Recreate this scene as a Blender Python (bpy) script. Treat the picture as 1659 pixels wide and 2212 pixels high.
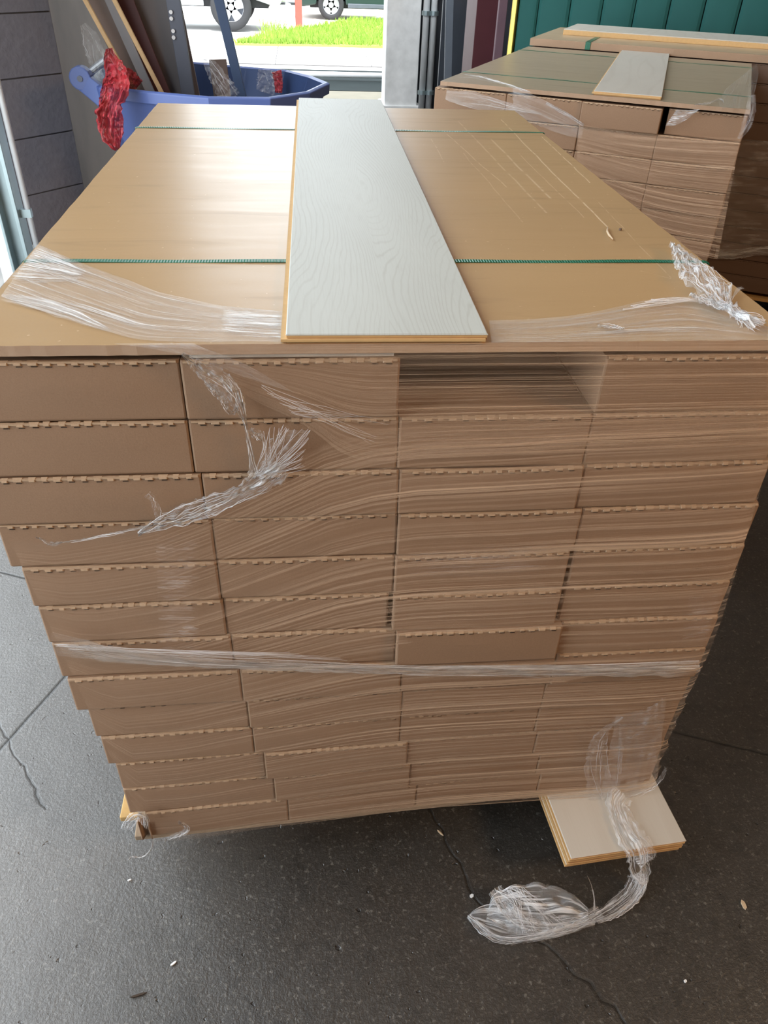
import bpy, bmesh, math, random
from mathutils import Vector, Matrix, noise
random.seed(7)
C = bpy.context.scene.collection
scene = bpy.context.scene
for o in list(bpy.data.objects): bpy.data.objects.remove(o)

# ------------------------------------------------------------------ camera
H = 1.18                                  # height of the lid of the front pallet above the floor
CAM = Vector((0.40345468, -0.84475496, 0.38262459 + H))
PITCH, YAW, ROLL, FPX = math.radians(36.70540472), math.radians(-6.54726069), math.radians(2.32883726), 1650.0
cy, sy, cp, sp = math.cos(YAW), math.sin(YAW), math.cos(PITCH), math.sin(PITCH)
FW = Vector((-sy*cp, cy*cp, -sp)); RT = Vector((cy, sy, 0)); UP = RT.cross(FW)
RT, UP = math.cos(ROLL)*RT + math.sin(ROLL)*UP, -math.sin(ROLL)*RT + math.cos(ROLL)*UP
cam_data = bpy.data.cameras.new('camera'); cam = bpy.data.objects.new('camera', cam_data); C.objects.link(cam)
m = Matrix.Identity(4)
for i in range(3):
    m[i][0] = RT[i]; m[i][1] = UP[i]; m[i][2] = -FW[i]; m[i][3] = CAM[i]
cam.matrix_world = m
cam_data.sensor_fit = 'HORIZONTAL'; cam_data.sensor_width = 36; cam_data.lens = 36*FPX/1659
cam_data.clip_start = 0.02; cam_data.clip_end = 300
scene.camera = cam

# ------------------------------------------------------------------ light
world = bpy.data.worlds.new('world'); scene.world = world; world.use_nodes = True
bg = world.node_tree.nodes['Background']
bg.inputs['Color'].default_value = (0.86, 0.94, 1.0, 1); bg.inputs['Strength'].default_value = 5.5
def area(name, loc, target, sx, sy_, power, col, spread=180):
    l = bpy.data.lights.new(name, 'AREA'); l.shape = 'RECTANGLE'; l.size = sx; l.size_y = sy_; l.energy = power; l.color = col
    l.spread = math.radians(spread)
    o = bpy.data.objects.new(name, l); C.objects.link(o); o.location = loc
    o.rotation_euler = (Vector(target)-Vector(loc)).to_track_quat('-Z', 'Y').to_euler()
    return o
def sun(name, d, energy, col, ang):
    l = bpy.data.lights.new(name, 'SUN'); l.energy = energy; l.color = col; l.angle = math.radians(ang)
    o = bpy.data.objects.new(name, l); C.objects.link(o); o.rotation_euler = Vector(d).to_track_quat('-Z', 'Y').to_euler()
sun('sun_light', (-0.15, 0.55, -1.0), 6.0, (1.0, 0.96, 0.9), 3)
area('ceiling_lamp_right', (3.6, -1.8, 3.0), (1.0, 0.1, 0.6), 1.2, 0.4, 82, (1.0, 0.62, 0.32))
area('ceiling_lamp_middle', (0.2, -2.6, 3.6), (0.5, 0.0, 0.5), 1.4, 0.4, 7, (1.0, 0.82, 0.68))
area('column_fill_light', (1.2, 5.2, 5.2), (1.5, 9.0, 1.3), 1.6, 0.5, 240, (0.92, 0.97, 1.0))  # added fill light aimed at the column, no fixture stands there
scene.view_settings.view_transform = 'Standard'; scene.view_settings.look = 'None'
scene.view_settings.gamma = 1; scene.view_settings.use_curve_mapping = False
scene.view_settings.exposure = 0.0

# ------------------------------------------------------------------ helpers
def ray(px, py): return FW + RT*((px-829.5)/FPX) - UP*((py-1106)/FPX)
def at(px, py, z=None, y=None, x=None):
    """point of the place seen at a pixel, on a level plane z, or an upright plane y or x"""
    d = ray(px, py)
    t = (z-CAM.z)/d.z if z is not None else ((y-CAM.y)/d.y if y is not None else (x-CAM.x)/d.x)
    return CAM + d*t
def at_plane(px, py, P, N):
    d = ray(px, py); return CAM + d*((P-CAM).dot(N)/d.dot(N))

class MB:
    """collects shapes in world (or local) coordinates and links them as ONE mesh object"""
    def __init__(s): s.v = []; s.f = []; s.mi = []; s.uv = []; s.has_uv = False
    def add(s, vs, fs, mi=0):
        n = len(s.v); s.v += [tuple(v) for v in vs]; s.f += [tuple(i+n for i in f) for f in fs]; s.mi += [mi]*len(fs)
    def box(s, lo, hi, mi=0, M=None, ch=0.0):
        x0,y0,z0 = lo; x1,y1,z1 = hi
        vs = [Vector(p) for p in ((x0,y0,z0),(x1,y0,z0),(x1,y1,z0),(x0,y1,z0),(x0,y0,z1),(x1,y0,z1),(x1,y1,z1),(x0,y1,z1))]
        if ch:
            c = Vector(((x0+x1)/2,(y0+y1)/2,0))
            top = []
            for v in vs[4:]:
                w = v.copy(); w.x += ch*(1 if c.x > v.x else -1); w.y += ch*(1 if c.y > v.y else -1); top.append(w)
            mid = [Vector((v.x, v.y, z1-ch)) for v in vs[4:]]
            vs = vs[:4]+mid+top
            fs = [(3,2,1,0),(8,9,10,11)]
            for k in range(4):
                j = (k+1) % 4; fs += [(k,j,j+4,k+4),(k+4,j+4,j+8,k+8)]
        else: fs = [(3,2,1,0),(4,5,6,7),(0,1,5,4),(1,2,6,5),(2,3,7,6),(3,0,4,7)]
        if M: vs = [M @ v for v in vs]
        s.add(vs, fs, mi)
    def bar(s, a, b, w, h, side=None, mi=0):
        a = Vector(a); b = Vector(b); d = (b-a).normalized()
        side = Vector(side) if side else (Vector((0,0,1)) if abs(d.z) < .9 else Vector((1,0,0))).cross(d)
        side = (side - d*side.dot(d)).normalized(); up = d.cross(side).normalized()
        vs = []
        for p in (a, b):
            for sx, sz in ((-1,-1),(1,-1),(1,1),(-1,1)): vs.append(p + side*w/2*sx + up*h/2*sz)
        s.add(vs, [(3,2,1,0),(4,5,6,7),(0,1,5,4),(1,2,6,5),(2,3,7,6),(3,0,4,7)], mi)
    def tube(s, pts, r, n=10, mi=0):
        pts = [Vector(p) for p in pts]; rs = r if isinstance(r, (list, tuple)) else [r]*len(pts)
        vs = []; up = Vector((0.13,0.2,0.97))
        for i, p in enumerate(pts):
            d = (pts[min(i+1,len(pts)-1)]-pts[max(i-1,0)]).normalized()
            a = d.cross(up)
            if a.length < .05: a = d.cross(Vector((1,0,0)))
            a.normalize(); b = d.cross(a)
            for k in range(n): t = 2*math.pi*k/n; vs.append(p + (a*math.cos(t)+b*math.sin(t))*rs[i])
        fs = [(i*n+k, i*n+(k+1)%n, (i+1)*n+(k+1)%n, (i+1)*n+k) for i in range(len(pts)-1) for k in range(n)]
        fs += [tuple(reversed(range(n))), tuple((len(pts)-1)*n+k for k in range(n))]
        s.add(vs, fs, mi)
    def grid(s, f, nu, nv, mi=0, uv=True):
        n = len(s.v)
        for j in range(nv+1):
            for i in range(nu+1): s.v.append(tuple(f(i/nu, j/nv)))
        for j in range(nv):
            for i in range(nu):
                a = n+j*(nu+1)+i; s.f.append((a, a+1, a+nu+2, a+nu+1)); s.mi.append(mi)
                s.uv.append([(i/nu,j/nv),((i+1)/nu,j/nv),((i+1)/nu,(j+1)/nv),(i/nu,(j+1)/nv)])
        s.has_uv = True
    def poly(s, pts, thick, nrm, mi=0):
        """extruded flat polygon"""
        n = len(pts); nrm = Vector(nrm)*thick
        vs = [Vector(p) for p in pts] + [Vector(p)+nrm for p in pts]
        s.add(vs, [tuple(reversed(range(n))), tuple(range(n, 2*n))] + [(k,(k+1)%n,(k+1)%n+n,k+n) for k in range(n)], mi)
    def build(s, name, mats, parent=None, smooth=False, bevel=0, local=False, kind=None, label=None, segs=2):
        me = bpy.data.meshes.new(name)
        vs = s.v
        if parent and not local: 
            inv = parent_world(parent).inverted(); vs = [tuple(inv @ Vector(v)) for v in vs]
        me.from_pydata(vs, [], s.f)
        for mt in (mats if isinstance(mats, (list, tuple)) else [mats]): me.materials.append(mt)
        for p, k in zip(me.polygons, s.mi): p.material_index = k; p.use_smooth = smooth
        if s.has_uv and len(s.uv) == len(s.f):
            l = me.uv_layers.new(name='UVMap')
            for p, q in zip(me.polygons, s.uv):
                for li, c in zip(p.loop_indices, q): l.data[li].uv = c
        bm = bmesh.new(); bm.from_mesh(me)
        if not s.has_uv: bmesh.ops.recalc_face_normals(bm, faces=bm.faces)
        if bevel: bmesh.ops.bevel(bm, geom=[e for e in bm.edges if len(e.link_faces) == 2 and e.calc_face_angle() > .5], offset=bevel, segments=segs, affect='EDGES', profile=.5)
        bm.to_mesh(me); bm.free()
        if smooth and bevel:
            for p in me.polygons: p.use_smooth = True
        o = bpy.data.objects.new(name, me); C.objects.link(o)
        if parent: o.parent = parent
        if kind: o['kind'] = kind
        if label: o['label'] = label
        return o
def parent_world(p):
    M = p.matrix_basis.copy() if True else None
    q = p.parent
    while q: M = q.matrix_basis @ M; q = q.parent
    return M
def thing(name, label, cat, loc=(0,0,0), rz=0, group=None):
    o = bpy.data.objects.new(name, None); C.objects.link(o); o.empty_display_size = .05
    o.location = loc; o.rotation_euler = (0,0,rz)
    return tag(o, label, cat, group)
def tag(o, label, cat, group=None):
    o['label'] = label; o['category'] = cat
    if group: o['group'] = group
    return o
def struct(o): o['kind'] = 'structure'; return o

# ------------------------------------------------------------------ material helpers
class NT:
    def __init__(s, name):
        s.m = bpy.data.materials.new(name); s.m.use_nodes = True; s.t = s.m.node_tree; s.n = s.t.nodes; s.l = s.t.links
        s.b = s.n['Principled BSDF']
    def lk(s, a, b): s.l.new(a, b)
    def inp(s, sock, v):
        if hasattr(v, 'links') or isinstance(v, bpy.types.NodeSocket): s.lk(v, sock)
        else: sock.default_value = v
    def math(s, op, a, b=0.0, c=None, clamp=False):
        n = s.n.new('ShaderNodeMath'); n.operation = op; n.use_clamp = clamp
        s.inp(n.inputs[0], a); s.inp(n.inputs[1], b)
        if c is not None: s.inp(n.inputs[2], c)
        return n.outputs[0]
    def coord(s, kind='Object', scale=(1,1,1), rot=(0,0,0), loc=(0,0,0)):
        tc = s.n.new('ShaderNodeTexCoord'); mp = s.n.new('ShaderNodeMapping'); s.lk(tc.outputs[kind], mp.inputs[0])
        mp.inputs['Scale'].default_value = scale; mp.inputs['Rotation'].default_value = rot; mp.inputs['Location'].default_value = loc
        return mp.outputs[0]
    def world(s, scale=(1,1,1), rot=(0,0,0)):
        g = s.n.new('ShaderNodeNewGeometry'); mp = s.n.new('ShaderNodeMapping'); s.lk(g.outputs['Position'], mp.inputs[0])
        mp.inputs['Scale'].default_value = scale; mp.inputs['Rotation'].default_value = rot
        return mp.outputs[0]
    def noise(s, vec, scale=1, detail=4, rough=.5, dist=0):
        n = s.n.new('ShaderNodeTexNoise'); s.lk(vec, n.inputs['Vector'])
        n.inputs['Scale'].default_value = scale; n.inputs['Detail'].default_value = detail
        n.inputs['Roughness'].default_value = rough; n.inputs['Distortion'].default_value = dist
        return n.outputs[0]
    def ramp(s, fac, stops):
        n = s.n.new('ShaderNodeValToRGB'); s.lk(fac, n.inputs[0]); e = n.color_ramp.elements
        while len(e) < len(stops): e.new(.5)
        for k, (p, c) in enumerate(stops):
            e[k].position = p; e[k].color = (c, c, c, 1) if isinstance(c, (int, float)) else (*c, 1)
        return n.outputs[0]
    def mix(s, fac, a, b, mode='MIX'):
        n = s.n.new('ShaderNodeMix'); n.data_type = 'RGBA'; n.blend_type = mode
        s.inp(n.inputs[0], fac)
        for k, v in ((6, a), (7, b)):
            if isinstance(v, tuple): n.inputs[k].default_value = (*v, 1) if len(v) == 3 else v
            else: s.lk(v, n.inputs[k])
        return n.outputs[2]
    def bump(s, h, strength=.3, dist=.01):
        n = s.n.new('ShaderNodeBump'); s.lk(h, n.inputs['Height']); n.inputs['Strength'].default_value = strength
        n.inputs['Distance'].default_value = dist; s.lk(n.outputs[0], s.b.inputs['Normal'])
    def sep(s, vec):
        n = s.n.new('ShaderNodeSeparateXYZ'); s.lk(vec, n.inputs[0]); return n.outputs
    def comb(s, x, y, z=0.0):
        n = s.n.new('ShaderNodeCombineXYZ'); s.inp(n.inputs[0], x); s.inp(n.inputs[1], y); s.inp(n.inputs[2], z); return n.outputs[0]
    def seg(s, X, Y, a, b, w):
        """1 on the line a-b (metres), 0 away from it"""
        (ax, ay), (bx, by) = a, b; L = math.hypot(bx-ax, by-ay); dx, dy = (bx-ax)/L, (by-ay)/L
        rx = s.math('SUBTRACT', X, ax); ry = s.math('SUBTRACT', Y, ay)
        t = s.math('ADD', s.math('MULTIPLY', rx, dx), s.math('MULTIPLY', ry, dy))
        d = s.math('ABSOLUTE', s.math('SUBTRACT', s.math('MULTIPLY', rx, dy), s.math('MULTIPLY', ry, dx)))
        near = s.math('SUBTRACT', 1.0, s.math('DIVIDE', d, w), clamp=True)
        ins = s.math('MULTIPLY', s.math('GREATER_THAN', t, 0.0), s.math('LESS_THAN', t, L))
        return s.math('MULTIPLY', near, ins)
    def set(s, **k):
        for a, v in k.items():
            s.inp(s.b.inputs[a.replace('_', ' ')], (*v, 1) if isinstance(v, tuple) and len(v) == 3 else v)
        return s.m
def plain(name, col, rough=.6, metal=0.0, var=.15, scale=8, bump=0.0, spec=.5):
    t = NT(name); nz = t.noise(t.coord(scale=(scale,)*3), 1, 5)
    c = t.mix(nz, tuple(x*(1-var) for x in col), tuple(min(1, x*(1+var)) for x in col))
    if bump: t.bump(nz, bump, .01)
    t.b.inputs['Specular IOR Level'].default_value = spec
    return t.set(Base_Color=c, Roughness=rough, Metallic=metal)

# cardboard of the cartons: fine fibre speckle, faint flute lines
def mat_card(name, col, dark=0.82):
    t = NT(name); w = t.world()
    fine = t.noise(w, 420, 3, .6); big = t.noise(w, 7, 3)
    sp_ = t.noise(w, 900, 1)
    c = t.mix(fine, tuple(x*dark for x in col), tuple(min(1,x*1.16) for x in col))
    c = t.mix(t.math('MULTIPLY', big, .5), c, tuple(x*.8 for x in col))
    c = t.mix(t.ramp(sp_, [(.66, 0.0), (.74, .5)]), c, tuple(x*.6 for x in col))
    h = t.noise(t.world(scale=(40, 40, 400)), 1, 3)
    t.bump(t.math('ADD', fine, h), .25, .0006)
    t.b.inputs['Specular IOR Level'].default_value = .35
    return t.set(Base_Color=c, Roughness=.7)
M_card = mat_card('kraft_cardboard', (.30, .188, .117))
M_card_edge = mat_card('torn_kraft_edge', (.47, .33, .215))
M_card_shade = mat_card('kraft_cardboard_shaded', (.17, .11, .08))  # carton card darkened: shade of rear stack and gap put into its colour
M_slit = plain('slit_shadow_board', (.05, .033, .022), .9)
# smooth lid board: satin, long scuffs and pale scratches that belong to it
def mat_lid(name, col, scr, rough=.27):
    t = NT(name); o = t.coord(); X, Y, Z = t.sep(o)
    fine = t.noise(o, 260, 3); big = t.noise(t.coord(scale=(1.2, 3.0, 1)), 1, 4, .55, .4)
    smear = t.noise(t.coord(scale=(3.0, 22, 1)), 1, 4, .6, .8)
    c = t.mix(big, tuple(x*.86 for x in col), tuple(min(1,x*1.12) for x in col))
    c = t.mix(t.math('MULTIPLY', t.ramp(smear, [(.58, 0.0), (.72, 1.0)]), .38), c, tuple(x*.55 for x in col))
    c = t.mix(t.math('MULTIPLY', fine, .25), c, tuple(x*.75 for x in col))
    spk = t.noise(o, 110, 1); c = t.mix(t.ramp(spk, [(.76, 0.0), (.78, .6)]), c, (.75, .6, .42))
    Xw = t.math('ADD', X, t.math('MULTIPLY', t.math('SUBTRACT', t.noise(o, 6, 2), .5), .01))
    brk = t.ramp(t.noise(t.coord(scale=(5, 30, 1)), 1, 2), [(.38, .1), (.5, 1.0)])
    for a, b, w, k in scr:
        c = t.mix(t.math('MULTIPLY', t.math('MULTIPLY', t.seg(Xw, Y, a, b, w), brk), k), c, (.85, .7, .5))
    t.bump(t.math('ADD', fine, big), .06, .0004); t.b.inputs['Specular IOR Level'].default_value = .66
    return t.set(Base_Color=c, Roughness=t.math('ADD', rough, t.math('MULTIPLY', smear, .16)))
M_lid_side = mat_card('lid_board_edge', (.40, .27, .18))
# oak-look laminate surface
def mat_oak(name, light, line, freq=80):
    t = NT(name); o = t.coord(); X, Y, Z = t.sep(o)
    f1 = t.noise(t.coord(scale=(5.5, 1.15, 1), loc=(3.1, 1.7, 0)), 1, 1.5, .35, .25)
    f2 = t.noise(t.coord(scale=(60, 9, 1)), 1, 2)
    c1 = t.math('MULTIPLY', t.math('ABSOLUTE', t.math('SUBTRACT', X, .125)), 4.2)
    fld = t.math('ADD', t.math('ADD', f1, c1), t.math('MULTIPLY', f2, .03))
    sn = t.math('SINE', t.math('MULTIPLY', fld, freq*6.283/2.2))
    ln = t.ramp(t.math('MULTIPLY_ADD', sn, .5, .5), [(.0, 1.0), (.1, .55), (.3, 0.0)])
    ln = t.math('MULTIPLY', ln, t.ramp(t.noise(t.coord(scale=(8, 3, 1)), 1, 3), [(.3, .2), (.6, 1.0)]))
    pore = t.ramp(t.noise(t.coord(scale=(420, 16, 1)), 1, 3), [(.5, 0.0), (.7, .4)])
    tint = t.noise(t.coord(scale=(10, 2.2, 1)), 1, 2)
    c = t.mix(tint, light, tuple(x*.86 for x in light))
    c = t.mix(t.math('MULTIPLY', ln, .42), c, line); c = t.mix(t.math('MULTIPLY', pore, .5), c, line)
    t.bump(t.math('ADD', ln, pore), -.12, .0006)
    return t.set(Base_Color=c, Roughness=.5)
M_oak = mat_oak('pale_oak_laminate', (.50, .515, .48), (.335, .325, .29))
M_oak2 = mat_oak('warm_white_oak_laminate', (.60, .57, .51), (.48, .44, .38), 8)
M_hdf = plain('fibreboard_core', (.62, .40, .18), .7, var=.12, scale=90)
M_groove_shade = plain('fibreboard_groove_shade', (.36, .2, .09), .8, var=.12, scale=90)  # core fibreboard darkened, groove shade put into the colour
M_bevel = plain('painted_micro_bevel', (.42, .40, .36), .5)
# stretch film: clear sheet, whitish folds along u, glare painted into the alpha
def mat_film(name, base=.05, streak=.5, su=2.2, sv=70, tint=(.93, .92, .9), lo=.52, hi=.72, rough=.22, spark=.35, kind='UV', bump=.6, xg=None, edge=0.0, dist=.25):
    t = NT(name)
    uv = t.coord(kind, scale=(su, sv, 1)); uv2 = t.coord(kind, scale=(su*2.6, sv*3.2, 1)); uv3 = t.coord(kind, scale=(su*1.1, sv*.13, 1))
    a = t.noise(uv, 1, 5, .62, dist); b = t.noise(uv2, 1, 3, .6, .15); g = t.noise(uv3, 1, 3, .5)
    st = t.math('MULTIPLY', t.ramp(a, [(lo, 0.0), (hi, 1.0)]), t.ramp(g, [(.36, .08), (.62, 1.0)]))
    sk = t.math('MULTIPLY', t.ramp(b, [(.66, 0.0), (.74, 1.0)]), spark)
    al = t.math('ADD', t.math('MULTIPLY_ADD', st, streak, base), t.math('MULTIPLY', sk, t.ramp(g, [(.45, 0.0), (.65, 1.0)])), clamp=True)
    if xg:
        X = t.sep(t.world())[0]; k = t.math('MULTIPLY_ADD', t.math('DIVIDE', t.math('SUBTRACT', X, xg[0]), xg[1]-xg[0], clamp=True), 1-xg[2], xg[2])
        al = t.math('MULTIPLY', al, k)
    if edge:
        U, V, _ = t.sep(t.coord('UV')); eu = t.math('MINIMUM', U, t.math('SUBTRACT', 1.0, U)); ev = t.math('MINIMUM', V, t.math('SUBTRACT', 1.0, V))
        wv = t.math('MULTIPLY', t.math('SUBTRACT', t.noise(t.coord('UV', scale=(3, 60, 1)), 1, 2), .5), edge*3.2)
        al = t.math('MULTIPLY', al, t.math('DIVIDE', t.math('ADD', t.math('MINIMUM', eu, ev), wv), edge, clamp=True))
    t.bump(t.math('ADD', a, t.math('MULTIPLY', b, .5)), bump, .004)
    t.b.inputs['Specular IOR Level'].default_value = .9
    return t.set(Base_Color=tint, Roughness=rough, Alpha=al)
M_film = mat_film('stretch_film_front', .05, .66, .55, 190, (.80, .58, .41), .44, .62, .26, .3, bump=.3, xg=(.12, .62, .36), dist=0.0)  # warm reflections painted into the tint as streaks, stronger to the right
M_film_top = mat_film('stretch_film_lid', .17, .62, 1.3, 60, (.80, .76, .73), .50, .60, .16, .9, dist=.1)
M_film_fan = mat_film('stretch_film_fan', .06, 1.0, .5, 46, (1.0, 1.0, 1.0), .47, .53, .12, .8, edge=.10, dist=.05)  # white daylight glare on the folds painted as opaque lines
M_film_glint = mat_film('stretch_film_glint', .02, .5, .7, 60, (.92, .80, .74), .46, .6, .2, .5, edge=.4, dist=.4)  # soft glints and haze on the film, painted into tint and alpha
M_film_crumple = mat_film('crumpled_film', .16, .85, 1.8, 15, (.93, .95, .98), .47, .57, .12, .9, bump=1.0)
M_film_rope = mat_film('twisted_film', .36, .5, 2.2, 16, (.62, .57, .53), .4, .62, .2, .4, edge=.07)
M_film_soft = mat_film('loose_film', .10, .34, 2.2, 22, (.88, .87, .87), .45, .66, .14, .5)
def mat_redfilm():
    t = NT('red_plastic_bag'); uv = t.coord('UV', scale=(5, 9, 1)); a = t.noise(uv, 1, 5, .6, 1.0)
    t.bump(a, 1.0, .02); t.b.inputs['Specular IOR Level'].default_value = .8
    return t.set(Base_Color=t.mix(a, (.32, .01, .015), (.8, .06, .08)), Roughness=.22, Alpha=.93)
M_red = mat_redfilm()
def mat_strap():
    t = NT('green_strapping'); X, Y, Z = t.sep(t.coord())
    w = t.math('SINE', t.math('MULTIPLY', X, 6.283/.0042))
    t.bump(w, .5, .0006)
    return t.set(Base_Color=t.mix(t.noise(t.coord(), 60, 2), (.012, .12, .07), (.02, .17, .10)), Roughness=.3)
M_strap = mat_strap()
def mat_floor():
    t = NT('worn_concrete_floor'); w = t.world(); X, Y, Z = t.sep(w)
    big = t.noise(w, 1.1, 5, .6, .3); mid = t.noise(w, 9, 5, .6); fine = t.noise(w, 150, 4, .7)
    c = t.mix(big, (.022, .019, .016), (.056, .049, .042)); c = t.mix(t.ramp(mid, [(.35, 0.0), (.7, .6)]), c, (.02, .018, .016))
    c = t.mix(t.ramp(fine, [(.54, 0.0), (.72, .55)]), c, (.17, .155, .135))
    sp2 = t.noise(w, 85, 2, .7); c = t.mix(t.ramp(sp2, [(.60, 0.0), (.68, .5)]), c, (.2, .19, .17)); c = t.mix(t.ramp(t.noise(w, 24, 5, .75), [(.52, 0.0), (.62, .55)]), c, (.016, .014, .012))
    pit = t.ramp(t.noise(w, 46, 2), [(.7, 0.0), (.74, 1.0)]); c = t.mix(t.math('MULTIPLY', pit, .8), c, (.015, .013, .012))
    wob = t.math('MULTIPLY', t.math('SUBTRACT', t.noise(w, 9, 2, .5), .5), .05)
    Xw = t.math('ADD', X, wob); Yw = t.math('ADD', Y, wob)
    Xs = t.math('ADD', X, t.math('MULTIPLY', wob, .25))
    ck = t.seg(Xs, Y, (-1.05, -1.22), (1.0, 3.37), .007)
    ck = t.math('MAXIMUM', ck, t.seg(Xs, Y, (-.6, 1.01), (3.2, -.45), .006))
    for a, b in (((.62, .2), (.68, 0.0)), ((.68, 0.0), (.73, -.11)), ((.73, -.11), (.9, -.26)), ((-.75, .9), (-.2, .18)), ((.9, -.26), (1.0, -.5))):
        ck = t.math('MAXIMUM', ck, t.math('MULTIPLY', t.seg(Xw, Yw, a, b, .0045), .8))
    c = t.mix(ck, c, (.012, .011, .01))
    pale = t.math('SUBTRACT', 1.0, t.math('DIVIDE', t.math('ADD', t.math('ADD', X, 1.0), t.math('MULTIPLY', t.math('SUBTRACT', big, .5), .9)), 1.3), clamp=True)  # paler floor towards the left: doorway light painted into the colour
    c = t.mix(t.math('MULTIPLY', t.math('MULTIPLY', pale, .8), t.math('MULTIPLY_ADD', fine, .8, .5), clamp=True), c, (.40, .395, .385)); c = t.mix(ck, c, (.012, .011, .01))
    h = t.math('SUBTRACT', t.math('ADD', t.math('MULTIPLY', fine, .6), mid), t.math('ADD', t.math('MULTIPLY', ck, .5), pit))
    t.bump(h, .7, .004); t.b.inputs['Specular IOR Level'].default_value = .8
    return t.set(Base_Color=c, Roughness=t.math('MULTIPLY_ADD', mid, .3, .22))
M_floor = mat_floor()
M_wood = plain('rough_pallet_wood', (.55, .34, .13), .8, var=.3, scale=20, bump=.3)
M_wood_dull = plain('grey_pallet_wood', (.28, .2, .13), .85, var=.3, scale=20, bump=.3)
M_block = plain('painted_block', (.15, .14, .155), .8, var=.15, scale=30, bump=.4)
M_mortar = plain('mortar', (.10, .095, .10), .9)
M_wallgrey = plain('stained_render', (.17, .138, .118), .85, var=.3, scale=3, bump=.1)
M_concrete = plain('light_concrete_column', (.78, .79, .78), .85, var=.3, scale=7, bump=.2)
M_galv = plain('galvanised_track', (.34, .42, .44), .35, .7, var=.2)
M_pipe = plain('steel_pipe', (.82, .85, .88), .4)
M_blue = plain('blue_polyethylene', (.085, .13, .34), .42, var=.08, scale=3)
M_blue_shade = plain('blue_polyethylene_shaded', (.03, .06, .16), .5)  # tub plastic again, darker: inner shade put into the colour
M_board = plain('brown_panel', (.14, .095, .075), .6, var=.25, scale=5)
M_board2 = plain('dark_red_panel', (.09, .03, .03), .5, var=.2, scale=5)
M_board3 = plain('grey_laminate_offcut', (.22, .2, .2), .5, var=.2, scale=5)
M_stick = plain('pine_batten', (.62, .42, .22), .7, var=.2, scale=30)
M_angle = plain('slotted_steel', (.11, .12, .15), .5, .3)
M_navy = plain('navy_painted_post', (.04, .07, .14), .45)
M_dark = plain('dark_wall', (.022, .026, .034), .8)
M_darkpanel = plain('charcoal_door_leaf', (.035, .042, .055), .5)
M_maroon = plain('maroon_panel', (.10, .022, .03), .55)
M_gold = plain('gold_trim', (.78, .58, .12), .3, .6)
def mat_velvet():
    t = NT('green_velvet'); nz = t.noise(t.coord(scale=(6,6,2)), 1, 4)
    t.b.inputs['Sheen Weight'].default_value = .5; t.b.inputs['Sheen Tint'].default_value = (.3,.8,.75,1)
    return t.set(Base_Color=t.mix(nz, (.008, .085, .08), (.014, .13, .12)), Roughness=.75)
M_velvet = mat_velvet()
M_ceiling = plain('ceiling_panel', (.35, .34, .33), .9)
M_asphalt = plain('street_paving', (.55, .54, .52), .9, var=.15, scale=1.5)
M_walk = plain('pavement_slab', (.72, .70, .66), .9, var=.06, scale=2)
M_drive = plain('driveway_concrete', (.62, .53, .47), .9, var=.1, scale=2)
M_sill = plain('sandy_threshold', (.20, .175, .125), .9, var=.2, scale=5)
M_rubber = plain('black_ramp_rubber', (.016, .022, .022), .95, var=.25, scale=3, spec=.1)
M_white = plain('white_paint', (.8, .8, .8), .5)
M_grass = plain('lawn_blades', (.22, .36, .04), .8, var=.5, scale=2)
M_soil = plain('lawn_soil', (.26, .36, .08), .95, var=.35, scale=3)
M_tire = plain('tyre_rubber', (.025, .025, .028), .8)
M_rim = plain('alloy_rim', (.55, .57, .6), .3, .5)
M_chip = plain('wood_chip', (.55, .42, .28), .8)

# ------------------------------------------------------------------ setting
def slab(name, lo, hi, mt, parent=None):
    b = MB(); b.box(lo, hi); o = b.build(name, mt, parent); 
    if not parent: struct(o)
    return o
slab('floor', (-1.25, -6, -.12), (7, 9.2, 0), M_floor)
slab('ceiling', (-2.2, -6, 5.4), (7.2, 9.2, 5.55), M_ceiling)
slab('wall_right', (7, -6, 0), (7.2, 9.2, 5.4), M_wallgrey)
slab('wall_front', (-1.25, -6.2, 0), (7, -6, 5.4), M_wallgrey)
slab('wall_back', (2.05, 9.0, 0), (7, 9.2, 5.4), M_dark)
slab('trim_1', (-1.2, 9.0, 4.7), (2.05, 9.2, 5.4), M_wallgrey)
b = MB(); b.box((1.33, 8.85, 0), (1.70, 9.25, 4.7)); b.box((1.29, 8.82, 0), (1.74, 9.28, .08)); struct(b.build('trim_2', M_concrete, bevel=.012))
b = MB(); b.box((1.70, 9.05, 0), (2.05, 9.2, 4.7)); struct(b.build('trim_3', M_dark))
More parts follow.
